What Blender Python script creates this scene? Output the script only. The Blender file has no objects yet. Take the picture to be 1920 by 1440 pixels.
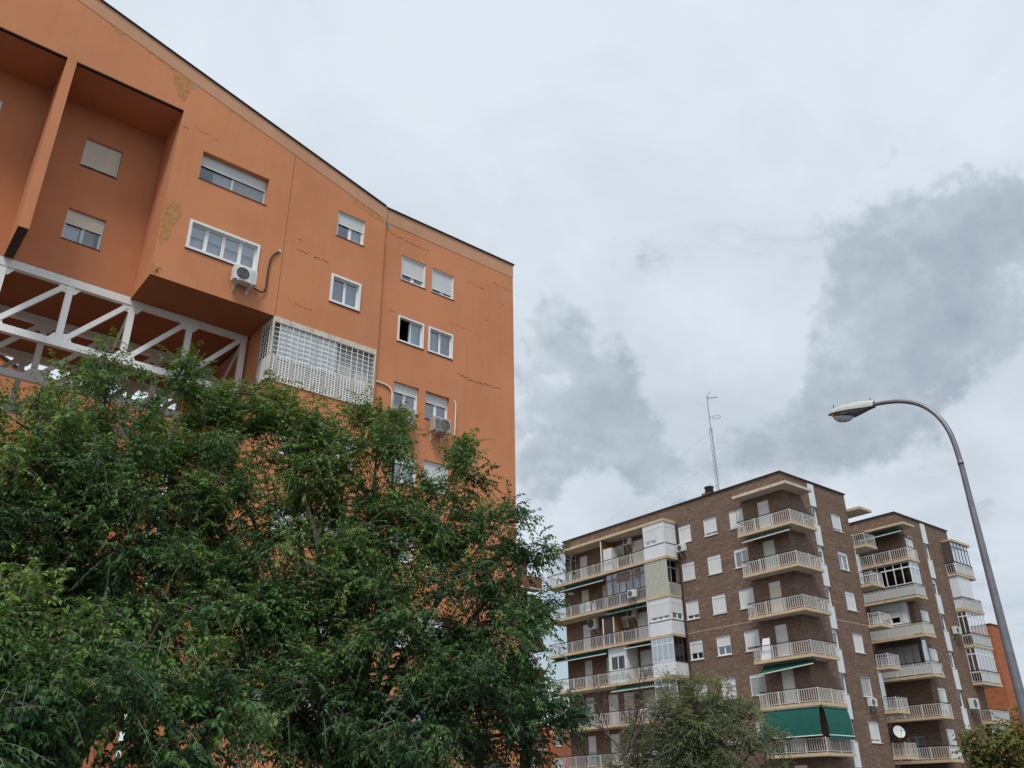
import bpy, math, random
import numpy as np
from mathutils import Vector, Matrix

random.seed(7)
rng = np.random.default_rng(11)
scene = bpy.context.scene
col = scene.collection
R = math.radians

# ------------------------------------------------------------------ camera
# the world axes follow the street grid: X runs along the orange facade, Y away from it
cam_d = bpy.data.cameras.new('camera')
cam_d.sensor_fit = 'HORIZONTAL'
cam_d.sensor_width = 36.0
cam_d.lens = 36.0 * 1617.5 / 1920.0
cam_d.clip_start = 0.1
cam_d.clip_end = 3000
cam = bpy.data.objects.new('camera', cam_d)
col.objects.link(cam)
_p, _r, _t = R(26.16), R(-0.72), R(50.45)
_fh = Vector((math.cos(_t), math.sin(_t), 0)); _z = Vector((0, 0, 1))
_rt = Vector((math.sin(_t), -math.cos(_t), 0))
_F = math.cos(_p) * _fh + math.sin(_p) * _z
_U = -math.sin(_p) * _fh + math.cos(_p) * _z
_R2 = math.cos(_r) * _rt + math.sin(_r) * _U
_U2 = -math.sin(_r) * _rt + math.cos(_r) * _U
cam.matrix_world = Matrix(((_R2.x, _U2.x, -_F.x, 0), (_R2.y, _U2.y, -_F.y, 0), (_R2.z, _U2.z, -_F.z, 1.6), (0, 0, 0, 1)))
scene.camera = cam

# ------------------------------------------------------------------ sky, sun, exposure
SUN_AZ, SUN_EL = R(220), R(58)      # direction towards the sun, from +X counter-clockwise
world = bpy.data.worlds.new('World'); scene.world = world
world.use_nodes = True
wn, wl = world.node_tree.nodes, world.node_tree.links
wn.clear()
def W(t, **k):
    n = wn.new(t)
    for a, b in k.items(): setattr(n, a, b)
    return n
def wmath(op, a, b=None, c=None, clamp=False):
    n = W('ShaderNodeMath', operation=op, use_clamp=clamp)
    for i, v in enumerate((a, b, c)):
        if v is None: continue
        if isinstance(v, (int, float)): n.inputs[i].default_value = v
        else: wl.new(v, n.inputs[i])
    return n.outputs[0]
out = W('ShaderNodeOutputWorld'); bg = W('ShaderNodeBackground')
wl.new(bg.outputs[0], out.inputs[0])
sky = W('ShaderNodeTexSky', sky_type='NISHITA', sun_disc=False)
sky.sun_elevation = SUN_EL
sky.sun_rotation = math.pi / 2 - SUN_AZ
sky.air_density = 1.3; sky.dust_density = 1.5
tc = W('ShaderNodeTexCoord')
D0 = tc.outputs['Generated']
# wind-torn edges: the direction is bent by noise before the cloud masses are looked up
nz = W('ShaderNodeTexNoise'); nz.inputs['Scale'].default_value = 7.0; nz.inputs['Detail'].default_value = 7; nz.inputs['Roughness'].default_value = 0.58
wl.new(D0, nz.inputs['Vector'])
sub = W('ShaderNodeVectorMath', operation='SUBTRACT'); wl.new(nz.outputs['Color'], sub.inputs[0]); sub.inputs[1].default_value = (.5, .5, .5)
sca = W('ShaderNodeVectorMath', operation='SCALE'); wl.new(sub.outputs[0], sca.inputs[0]); sca.inputs['Scale'].default_value = 0.20
add = W('ShaderNodeVectorMath', operation='ADD'); wl.new(D0, add.inputs[0]); wl.new(sca.outputs[0], add.inputs[1])
nf = W('ShaderNodeTexNoise'); nf.inputs['Scale'].default_value = 24.0; nf.inputs['Detail'].default_value = 6; nf.inputs['Roughness'].default_value = 0.62
wl.new(D0, nf.inputs['Vector'])
sub2 = W('ShaderNodeVectorMath', operation='SUBTRACT'); wl.new(nf.outputs['Color'], sub2.inputs[0]); sub2.inputs[1].default_value = (.5, .5, .5)
sca2 = W('ShaderNodeVectorMath', operation='SCALE'); wl.new(sub2.outputs[0], sca2.inputs[0]); sca2.inputs['Scale'].default_value = 0.07
add2 = W('ShaderNodeVectorMath', operation='ADD'); wl.new(add.outputs[0], add2.inputs[0]); wl.new(sca2.outputs[0], add2.inputs[1])
nrm = W('ShaderNodeVectorMath', operation='NORMALIZE'); wl.new(add2.outputs[0], nrm.inputs[0])
DD = nrm.outputs[0]
CLOUDS = [(0.817,0.295,0.496,0.093,0.95),
 (0.805,0.360,0.471,0.071,0.95),
 (0.828,0.238,0.508,0.062,0.85),
 (0.822,0.398,0.409,0.071,0.90),
 (0.835,0.354,0.421,0.059,0.80),
 (0.822,0.448,0.351,0.071,0.85),
 (0.844,0.399,0.359,0.049,0.60),
 (0.782,0.502,0.368,0.053,0.60),
 (0.657,0.633,0.410,0.065,0.80),
 (0.700,0.605,0.378,0.056,0.70),
 (0.587,0.632,0.505,0.043,0.50),
 (0.612,0.654,0.445,0.059,0.60),
 (0.645,0.531,0.549,0.037,0.40),
 (0.886,0.281,0.368,0.034,0.70),
 (0.607,0.713,0.350,0.059,0.50),
 (0.916,0.343,0.210,0.080,0.35),
 (0.751,0.563,0.345,0.053,0.50),
 (0.775,0.202,0.598,0.037,0.30),
 (0.659,0.635,0.404,0.080,0.95),(0.701,0.606,0.375,0.062,0.85),(0.612,0.654,0.445,0.065,0.80),(0.587,0.632,0.505,0.046,0.60),(0.646,0.598,0.475,0.037,0.50),(0.607,0.713,0.350,0.059,0.60),(0.608,0.689,0.395,0.056,0.60),
 (-0.55,0.60,0.58,0.16,0.8),(-0.75,-0.30,0.59,0.20,0.7),(0.10,-0.82,0.56,0.18,0.8),(0.70,-0.50,0.51,0.15,0.7),(-0.2,0.9,0.35,0.12,0.6)]
acc = None
for (x, y, z, r, a) in CLOUDS:
    dt = W('ShaderNodeVectorMath', operation='DOT_PRODUCT'); wl.new(DD, dt.inputs[0]); dt.inputs[1].default_value = (x, y, z)
    mr = W('ShaderNodeMapRange', interpolation_type='SMOOTHSTEP')
    wl.new(dt.outputs['Value'], mr.inputs['Value'])
    mr.inputs['From Min'].default_value = math.cos(r * 1.3); mr.inputs['From Max'].default_value = math.cos(r * 0.35)
    mr.inputs['To Max'].default_value = a
    acc = mr.outputs[0] if acc is None else wmath('MAXIMUM', acc, wmath('ADD', wmath('MULTIPLY', acc, 0.35), mr.outputs[0]))
# small-scale texture on a flat cloud deck
sep = W('ShaderNodeSeparateXYZ'); wl.new(D0, sep.inputs[0])
zz = wmath('ADD', wmath('MAXIMUM', sep.outputs['Z'], 0.0), 0.22)
cmb = W('ShaderNodeCombineXYZ'); wl.new(wmath('DIVIDE', sep.outputs['X'], zz), cmb.inputs[0]); wl.new(wmath('DIVIDE', sep.outputs['Y'], zz), cmb.inputs[1])
n2 = W('ShaderNodeTexNoise'); n2.inputs['Scale'].default_value = 2.6; n2.inputs['Detail'].default_value = 8; n2.inputs['Roughness'].default_value = 0.6; n2.inputs['Distortion'].default_value = 0.4
wl.new(cmb.outputs[0], n2.inputs['Vector'])
n3 = W('ShaderNodeTexNoise'); n3.inputs['Scale'].default_value = 9; n3.inputs['Detail'].default_value = 6
wl.new(cmb.outputs[0], n3.inputs['Vector'])
tex = wmath('ADD', wmath('MULTIPLY', n2.outputs['Fac'], 0.7), wmath('MULTIPLY', n3.outputs['Fac'], 0.3))
n5 = W('ShaderNodeTexNoise'); n5.inputs['Scale'].default_value = 11; n5.inputs['Detail'].default_value = 9; n5.inputs['Roughness'].default_value = 0.62
wl.new(D0, n5.inputs['Vector'])
def puff(scale):
    v = W('ShaderNodeTexVoronoi', feature='SMOOTH_F1'); v.inputs['Scale'].default_value = scale; v.inputs['Smoothness'].default_value = 0.35
    wl.new(add.outputs[0], v.inputs['Vector']); return v.outputs['Distance']
billow = wmath('ADD', wmath('MULTIPLY', wmath('SUBTRACT', 0.45, puff(13)), 0.55), wmath('MULTIPLY', wmath('SUBTRACT', 0.45, puff(31)), 0.35))
dens = wmath('ADD', billow, wmath('ADD', wmath('MINIMUM', acc, 1.05), wmath('MULTIPLY', wmath('SUBTRACT', tex, 0.5), 1.7)))
edge = W('ShaderNodeMapRange', interpolation_type='SMOOTHSTEP'); wl.new(dens, edge.inputs['Value'])
edge.inputs['From Min'].default_value = 0.24; edge.inputs['From Max'].default_value = 0.92
dark = wmath('ADD', wmath('MULTIPLY', wmath('MULTIPLY', edge.outputs[0], 0.85), wmath('ADD', wmath('ADD', wmath('MULTIPLY', n5.outputs['Fac'], 1.3), wmath('MULTIPLY', n3.outputs['Fac'], 0.5)), -0.28)), wmath('ADD', wmath('MULTIPLY', wmath('SUBTRACT', n2.outputs['Fac'], 0.5), 1.1), 0.12), clamp=True)
for (x, y, z, r, a) in [(0.662,0.639,0.393,0.161,0.30),(0.755,0.568,0.328,0.136,0.28),(0.830,0.388,0.401,0.186,0.30),(0.840,0.262,0.475,0.136,0.22),(0.576,0.658,0.484,0.099,0.18),(0.910,0.362,0.202,0.136,0.22), (-0.6, 0.55, 0.58, 0.3, 0.3), (-0.7, -0.35, 0.6, 0.3, 0.3), (0.15, -0.8, 0.55, 0.3, 0.3)]:
    dt = W('ShaderNodeVectorMath', operation='DOT_PRODUCT'); wl.new(nrm.outputs[0], dt.inputs[0]); dt.inputs[1].default_value = (x, y, z)
    mr = W('ShaderNodeMapRange', interpolation_type='SMOOTHERSTEP'); wl.new(dt.outputs['Value'], mr.inputs['Value'])
    mr.inputs['From Min'].default_value = math.cos(r * 1.2); mr.inputs['From Max'].default_value = math.cos(r * 0.1); mr.inputs['To Max'].default_value = a * 0.6
    dark = wmath('ADD', dark, wmath('MULTIPLY', mr.outputs[0], wmath('SUBTRACT', 1.0, dark)), clamp=True)
ccol = W('ShaderNodeMix', data_type='RGBA')
wl.new(dark, ccol.inputs['Factor'])
ccol.inputs['A'].default_value = (7.45, 8.2, 9.0, 1)
ccol.inputs['B'].default_value = (3.3, 4.0, 4.75, 1)
# thin places let the blue through, mostly low over the roofs
clr = W('ShaderNodeVectorMath', operation='DOT_PRODUCT'); wl.new(DD, clr.inputs[0]); clr.inputs[1].default_value = (0.67, 0.727, 0.15)
cm = W('ShaderNodeMapRange', interpolation_type='SMOOTHSTEP'); wl.new(clr.outputs['Value'], cm.inputs['Value'])
cm.inputs['From Min'].default_value = math.cos(0.085); cm.inputs['From Max'].default_value = math.cos(0.02); cm.inputs['To Max'].default_value = 0.75
n4 = W('ShaderNodeMapRange', interpolation_type='SMOOTHSTEP'); wl.new(n2.outputs['Fac'], n4.inputs['Value'])
n4.inputs['From Min'].default_value = 0.60; n4.inputs['From Max'].default_value = 0.72; n4.inputs['To Max'].default_value = 0.3
thin = wmath('MAXIMUM', cm.outputs[0], n4.outputs[0])
fin = W('ShaderNodeMix', data_type='RGBA')
wl.new(thin, fin.inputs['Factor']); wl.new(ccol.outputs['Result'], fin.inputs['A'])
wl.new(sky.outputs[0], fin.inputs['B'])
wl.new(fin.outputs['Result'], bg.inputs['Color'])
bg.inputs['Strength'].default_value = 0.056

sd = bpy.data.lights.new('sun', 'SUN'); sd.energy = 1.5; sd.angle = R(18); sd.color = (1.0, 0.95, 0.88)
sun = bpy.data.objects.new('sun', sd); col.objects.link(sun)
sdir = Vector((math.cos(SUN_EL) * math.cos(SUN_AZ), math.cos(SUN_EL) * math.sin(SUN_AZ), math.sin(SUN_EL)))
sun.rotation_euler = sdir.to_track_quat('Z', 'Y').to_euler()
sun.location = sdir * 100
scene.cycles.max_bounces = 6; scene.cycles.diffuse_bounces = 3; scene.cycles.glossy_bounces = 2; scene.cycles.transmission_bounces = 3; scene.cycles.transparent_max_bounces = 8
world.cycles.sampling_method = 'MANUAL'; world.cycles.sample_map_resolution = 256
vs = scene.view_settings
vs.view_transform = 'Standard'; vs.look = 'None'; vs.gamma = 1.0; vs.use_curve_mapping = False
vs.exposure = 0.84

# ------------------------------------------------------------------ materials
def new_mat(name):
    m = bpy.data.materials.new(name); m.use_nodes = True
    n, l = m.node_tree.nodes, m.node_tree.links
    return m, n, l, n['Principled BSDF']
def noise(n, l, scale, detail=5, rough=.55, vec=None, stretch=None):
    t = n.new('ShaderNodeTexNoise'); t.inputs['Scale'].default_value = scale; t.inputs['Detail'].default_value = detail; t.inputs['Roughness'].default_value = rough
    if vec is None:
        g = n.new('ShaderNodeNewGeometry'); vec = g.outputs['Position']
    if stretch:
        mp = n.new('ShaderNodeMapping'); mp.inputs['Scale'].default_value = stretch; l.new(vec, mp.inputs[0]); vec = mp.outputs[0]
    l.new(vec, t.inputs['Vector'])
    return t.outputs['Fac']
def ramp(n, l, fac, stops):
    r = n.new('ShaderNodeValToRGB'); l.new(fac, r.inputs[0])
    e = r.color_ramp.elements
    while len(e) < len(stops): e.new(0.5)
    for i, (p, c) in enumerate(stops):
        e[i].position = p; e[i].color = (*c, 1) if len(c) == 3 else c
    return r.outputs[0]
def mixc(n, l, fac, a, b, mode='MIX'):
    m = n.new('ShaderNodeMix'); m.data_type = 'RGBA'; m.blend_type = mode
    for k, v in (('Factor', fac), ('A', a), ('B', b)):
        if isinstance(v, (int, float)): m.inputs[k].default_value = v
        elif isinstance(v, tuple): m.inputs[k].default_value = (*v, 1)
        else: l.new(v, m.inputs[k])
    return m.outputs['Result']
def bump(n, l, b, h, strength=.3, dist=.01):
    bp = n.new('ShaderNodeBump'); bp.inputs['Strength'].default_value = strength; bp.inputs['Distance'].default_value = dist
    l.new(h, bp.inputs['Height']); l.new(bp.outputs[0], b.inputs['Normal'])
def plain(name, c, rough=.6, var=.12, scale=3., spec=.4, metal=0., bumpy=0., dirt=0.):
    m, n, l, b = new_mat(name)
    f = noise(n, l, scale, 6)
    lo = tuple(x * (1 - var) for x in c); hi = tuple(min(1, x * (1 + var)) for x in c)
    cc = ramp(n, l, f, [(.3, lo), (.7, hi)])
    if dirt:
        f2 = noise(n, l, 1.3, 8, .7, stretch=(2.5, 2.5, .5))
        r2 = ramp(n, l, f2, [(.52, (0, 0, 0)), (.75, (1, 1, 1))])
        cc = mixc(n, l, r2, cc, tuple(x * (1 - dirt) for x in c))
    l.new(cc, b.inputs['Base Color'])
    b.inputs['Roughness'].default_value = rough; b.inputs['Metallic'].default_value = metal
    b.inputs['Specular IOR Level'].default_value = spec
    if bumpy: bump(n, l, b, noise(n, l, 60, 4), bumpy, .004)
    return m
def stucco(name, c, streak=.075, fine=.05):
    m, n, l, b = new_mat(name)
    big = noise(n, l, .35, 6, .6)
    c1 = ramp(n, l, big, [(.3, tuple(x * .90 for x in c)), (.7, tuple(x * 1.08 for x in c))])
    st = noise(n, l, 1.0, 7, .7, stretch=(3.6, 3.6, .16))
    c2 = mixc(n, l, ramp(n, l, st, [(.45, (0, 0, 0)), (.8, (streak * 4,) * 3)]), c1, tuple(x * .72 for x in c))
    pt = noise(n, l, 1.1, 3, .5)
    c3 = mixc(n, l, ramp(n, l, pt, [(.56, (0, 0, 0)), (.74, (.35, .35, .35))]), c2, (c[0] * 1.02, c[1] * 1.2, c[2] * 1.35))
    tr = noise(n, l, 11, 5, .65, stretch=(.6, .6, 2.2))
    c4 = mixc(n, l, ramp(n, l, tr, [(.35, (.16, .16, .16)), (.6, (0, 0, 0))]), c3, tuple(x * .8 for x in c))
    l.new(c4, b.inputs['Base Color'])
    b.inputs['Roughness'].default_value = .92; b.inputs['Specular IOR Level'].default_value = .15
    bump(n, l, b, noise(n, l, 42, 6, .7), .35, .012)
    return m
def brick(name, c1, c2, mortar, speck=(.42, .34, .27), amount=.18):
    m, n, l, b = new_mat(name)
    g = n.new('ShaderNodeNewGeometry'); s = n.new('ShaderNodeSeparateXYZ'); l.new(g.outputs['Position'], s.inputs[0])
    a = n.new('ShaderNodeMath'); a.operation = 'ADD'; l.new(s.outputs['X'], a.inputs[0]); l.new(s.outputs['Y'], a.inputs[1])
    cb = n.new('ShaderNodeCombineXYZ'); l.new(a.outputs[0], cb.inputs[0]); l.new(s.outputs['Z'], cb.inputs[1])
    bt = n.new('ShaderNodeTexBrick'); l.new(cb.outputs[0], bt.inputs['Vector'])
    bt.inputs['Scale'].default_value = 1.0; bt.inputs['Brick Width'].default_value = .25; bt.inputs['Row Height'].default_value = .068
    bt.inputs['Mortar Size'].default_value = .006; bt.inputs['Color1'].default_value = (*c1, 1); bt.inputs['Color2'].default_value = (*c2, 1); bt.inputs['Mortar'].default_value = (*mortar, 1)
    # single bricks fired lighter or darker: cells as large as a brick
    mp = n.new('ShaderNodeMapping'); mp.inputs['Scale'].default_value = (3.6, 13.0, 1); l.new(cb.outputs[0], mp.inputs[0])
    vo = n.new('ShaderNodeTexVoronoi'); l.new(mp.outputs[0], vo.inputs['Vector']); vo.inputs['Scale'].default_value = 1.0
    sc = n.new('ShaderNodeSeparateColor'); l.new(vo.outputs['Color'], sc.inputs[0])
    k = ramp(n, l, sc.outputs[0], [(.80, (0, 0, 0)), (.97, (amount * 4,) * 3)])
    c = mixc(n, l, k, bt.outputs['Color'], speck)
    k2 = ramp(n, l, sc.outputs[1], [(.62, (0, 0, 0)), (.9, (.55, .55, .55))])
    c = mixc(n, l, k2, c, tuple(x * .5 for x in c1))
    f = noise(n, l, .5, 6, .6)
    c = mixc(n, l, ramp(n, l, f, [(.35, (.28, .28, .28)), (.7, (0, 0, 0))]), c, tuple(x * .55 for x in c1))
    f3 = noise(n, l, 1.2, 7, .7, stretch=(.5, .5, 3))
    c = mixc(n, l, ramp(n, l, f3, [(.5, (0, 0, 0)), (.75, (.3, .3, .3))]), c, speck)
    l.new(c, b.inputs['Base Color']); b.inputs['Roughness'].default_value = .9; b.inputs['Specular IOR Level'].default_value = .2
    bump(n, l, b, bt.outputs['Fac'], -.3, .006)
    return m
def glass(name, tint, refl=.32, trans=.5):
    m = bpy.data.materials.new(name); m.use_nodes = True
    n, l = m.node_tree.nodes, m.node_tree.links; n.clear()
    o = n.new('ShaderNodeOutputMaterial'); t = n.new('ShaderNodeBsdfTransparent'); t.inputs[0].default_value = (trans, trans, trans * 1.04, 1)
    g = n.new('ShaderNodeBsdfGlossy'); g.inputs['Roughness'].default_value = .03; g.inputs['Color'].default_value = (*tint, 1)
    lw = n.new('ShaderNodeLayerWeight'); lw.inputs[0].default_value = .35
    ma = n.new('ShaderNodeMath'); ma.operation = 'MULTIPLY_ADD'; l.new(lw.outputs['Fresnel'], ma.inputs[0]); ma.inputs[1].default_value = .6; ma.inputs[2].default_value = refl; ma.use_clamp = True
    mx = n.new('ShaderNodeMixShader'); l.new(ma.outputs[0], mx.inputs[0]); l.new(t.outputs[0], mx.inputs[1]); l.new(g.outputs[0], mx.inputs[2]); l.new(mx.outputs[0], o.inputs[0])
    tc = n.new('ShaderNodeNewGeometry'); nt = n.new('ShaderNodeTexNoise'); nt.inputs['Scale'].default_value = 1.4; l.new(tc.outputs['Position'], nt.inputs['Vector'])
    bp = n.new('ShaderNodeBump'); bp.inputs['Strength'].default_value = .05; bp.inputs['Distance'].default_value = .05; l.new(nt.outputs[0], bp.inputs['Height']); l.new(bp.outputs[0], g.inputs['Normal'])
    return m
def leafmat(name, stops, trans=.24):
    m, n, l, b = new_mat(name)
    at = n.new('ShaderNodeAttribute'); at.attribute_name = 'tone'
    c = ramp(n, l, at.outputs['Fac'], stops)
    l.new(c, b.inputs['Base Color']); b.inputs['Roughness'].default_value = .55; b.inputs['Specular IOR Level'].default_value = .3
    t = n.new('ShaderNodeBsdfTranslucent'); c2 = mixc(n, l, 1.0, c, (1.25, 1.35, .7), 'MULTIPLY'); l.new(c2, t.inputs[0])
    mx = n.new('ShaderNodeMixShader'); mx.inputs[0].default_value = trans
    l.new(b.outputs[0], mx.inputs[1]); l.new(t.outputs[0], mx.inputs[2]); l.new(mx.outputs[0], n['Material Output'].inputs[0])
    return m

M = {}
M['orange'] = stucco('orange_stucco', (.585, .243, .122))
M['band'] = stucco('pale_orange_stucco', (.54, .30, .185), .07)
M['soffit'] = stucco('shaded_orange_stucco', (.34, .125, .055), .04)  # the wall's orange darkened: shade under the overhang is put into the colour
M['patch'] = plain('bare_ochre_render', (.45, .225, .092), .95, .25, 7, spec=.1, bumpy=.8)
M['patch2'] = plain('bare_grey_cement', (.33, .29, .26), .95, .3, 8, spec=.1, bumpy=.8)
M['crack'] = plain('dark_crack_line', (.11, .04, .022), .95, .3, 20)  # dark red-brown for cracks and the render joint
M['darkbrown'] = plain('dark_brown_concrete', (.055, .034, .026), .9, .5, 6)  # very dark brown for the ceiling-edge strips and the sheets under the pillars
M['flash'] = plain('dark_roof_flashing', (.02, .019, .02), .5, .2)
M['truss'] = plain('white_painted_steel', (.82, .83, .80), .5, .04, 2, dirt=.12)
M['white'] = plain('white_pvc', (.76, .77, .77), .38, .03, 1.5, dirt=.06)
M['alu'] = plain('aluminium_frame', (.55, .56, .55), .4, .06, 2, metal=.2)
M['shut'] = plain('white_roller_shutter', (.66, .68, .68), .5, .04, 1, dirt=.08)
M['shutbeige'] = plain('beige_roller_shutter', (.66, .62, .52), .55, .05, 1, dirt=.12)
M['shutgrey'] = plain('grey_roller_shutter', (.36, .37, .36), .55, .05, 1)
M['mint'] = plain('pale_mint_door', (.55, .64, .58), .5, .04, 1)
M['sill'] = plain('pale_stone_sill', (.62, .60, .56), .7, .08, 4, dirt=.3)
M['darksill'] = plain('dark_tile_sill', (.12, .05, .03), .7, .2, 8)
M['glass'] = glass('window_glass', (.78, .84, .9), .20, .85)
M['glassdark'] = glass('tinted_glass', (.45, .5, .56), .10, .3)
M['glassblue'] = glass('pale_reflecting_glass', (.85, .93, 1.0), .45, .5)
M['curtain'] = plain('white_net_curtain', (.74, .75, .76), .9, .06, 5)
M['curtainb'] = plain('beige_curtain', (.55, .48, .36), .9, .1, 4)
M['curtainblue'] = plain('pale_blue_blind', (.45, .60, .64), .8, .08, 4)
M['room'] = plain('dark_interior_sheet', (.10, .10, .10), .95, .2, 1)  # dark grey; the dimness of an interior is put into the colour
M['brick'] = brick('brown_brick', (.205, .132, .097), (.150, .095, .070), (.21, .162, .13), (.35, .255, .19), .14)
M['brickred'] = brick('orange_red_brick', (.47, .145, .065), (.40, .115, .05), (.42, .22, .14), (.52, .24, .14), .08)
M['brickred2'] = brick('rust_brick', (.20, .095, .062), (.16, .074, .048), (.2, .13, .1), (.36, .2, .13), .1)
M['fascia'] = plain('cream_slab_edge', (.57, .435, .28), .8, .10, 2.5, dirt=.32, bumpy=.2)
M['fascia2'] = plain('weathered_slab_edge', (.58, .51, .40), .85, .22, 6, dirt=.45, bumpy=.2)
M['under'] = plain('white_plaster_underside', (.52, .49, .45), .9, .08, 1.5, dirt=.16)
M['rail'] = plain('white_railing_paint', (.66, .66, .64), .45, .05, 3, dirt=.2)
M['railgrey'] = plain('greyed_railing_paint', (.54, .55, .55), .5, .08, 3, dirt=.3)
M['railcream'] = plain('yellowed_railing_paint', (.64, .61, .53), .5, .08, 3, dirt=.3)
M['handrail'] = plain('dark_handrail', (.025, .022, .022), .5, .2)
M['panelwhite'] = plain('white_panel', (.68, .71, .74), .5, .03, 1, dirt=.05)
M['greypanel'] = plain('grey_sheet', (.50, .52, .51), .55, .05, 2)
M['browngl'] = plain('brown_aluminium', (.10, .07, .058), .45, .15)
M['brownpanel'] = plain('ochre_partition', (.24, .13, .035), .6, .15)
M['darkwood'] = plain('dark_cupboard', (.05, .035, .03), .6, .2)
M['awning'] = plain('green_canvas', (.008, .105, .082), .85, .12, 2)
M['awningold'] = plain('faded_green_canvas', (.055, .16, .12), .9, .25, 4)
M['awninggrey'] = plain('grey_green_canvas', (.16, .19, .17), .9, .2, 4)
M['pipe'] = plain('dark_downpipe', (.035, .03, .028), .6, .2)
M['whitepipe'] = plain('white_pipe_cover', (.72, .67, .60), .55, .1, 6, dirt=.25)
M['black'] = plain('black_rubber', (.015, .014, .014), .6, .2)
M['ac'] = plain('air_conditioner_white', (.64, .65, .63), .45, .05, 3, dirt=.15)
M['acdark'] = plain('fan_guard_dark', (.05, .05, .055), .5, .2)
M['acold'] = plain('air_conditioner_aged', (.42, .39, .35), .55, .1, 4, dirt=.35)
M['rust'] = plain('rusty_white_paint', (.60, .54, .46), .7, .2, 7, dirt=.55)
M['sheet'] = plain('pale_plastic_sheet', (.62, .66, .71), .35, .04, 2)
M['board'] = plain('off_white_board', (.62, .58, .545), .7, .08, 3)
M['lattice'] = plain('beige_lattice', (.68, .67, .58), .6, .06, 3)
M['latticeback'] = plain('grey_green_mesh', (.40, .42, .36), .8, .1, 3)
M['galv'] = plain('galvanised_steel', (.20, .205, .225), .48, .14, 7, metal=.55, spec=.5)
M['lamp'] = plain('lamp_housing', (.50, .52, .49), .5, .06, 5)
M['lampdark'] = plain('lamp_underside', (.12, .12, .125), .55, .15, 5)
M['lens'] = glass('lamp_lens', (.5, .5, .46), .12, .6)
M['mast'] = plain('mast_steel', (.14, .14, .15), .5, .1, metal=.5)
M['wire'] = plain('guy_wire', (.25, .26, .28), .5, .1)
M['cream'] = stucco('cream_render', (.66, .56, .38), .05)
M['ground'] = plain('worn_asphalt', (.085, .082, .078), .9, .25, .4, bumpy=.2)
M['bark'] = plain('grey_brown_bark', (.085, .07, .057), .95, .4, 18, bumpy=.6)
M['twig'] = plain('pale_grey_twig', (.20, .185, .16), .9, .3, 9)
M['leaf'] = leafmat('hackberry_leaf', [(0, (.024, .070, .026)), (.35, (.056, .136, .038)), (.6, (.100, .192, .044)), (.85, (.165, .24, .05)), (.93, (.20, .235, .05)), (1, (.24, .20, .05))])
M['leafolive'] = leafmat('grey_green_leaf', [(0, (.07, .10, .046)), (.5, (.135, .18, .08)), (.85, (.22, .255, .125)), (1, (.28, .25, .14))], .25)
M['leafred'] = leafmat('turning_leaf', [(0, (.06, .095, .024)), (.5, (.13, .165, .036)), (.85, (.22, .18, .042)), (1, (.28, .12, .035))], .3)
M['plant'] = leafmat('potted_plant_leaf', [(0, (.02, .05, .012)), (1, (.08, .14, .03))], .25)
M['clay'] = plain('terracotta_pot', (.35, .13, .07), .8)
M['dish'] = plain('satellite_dish_white', (.56, .58, .56), .5, .05, 3, dirt=.1)
M['tablewhite'] = plain('white_plastic_table', (.75, .76, .76), .4, .02)

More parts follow.
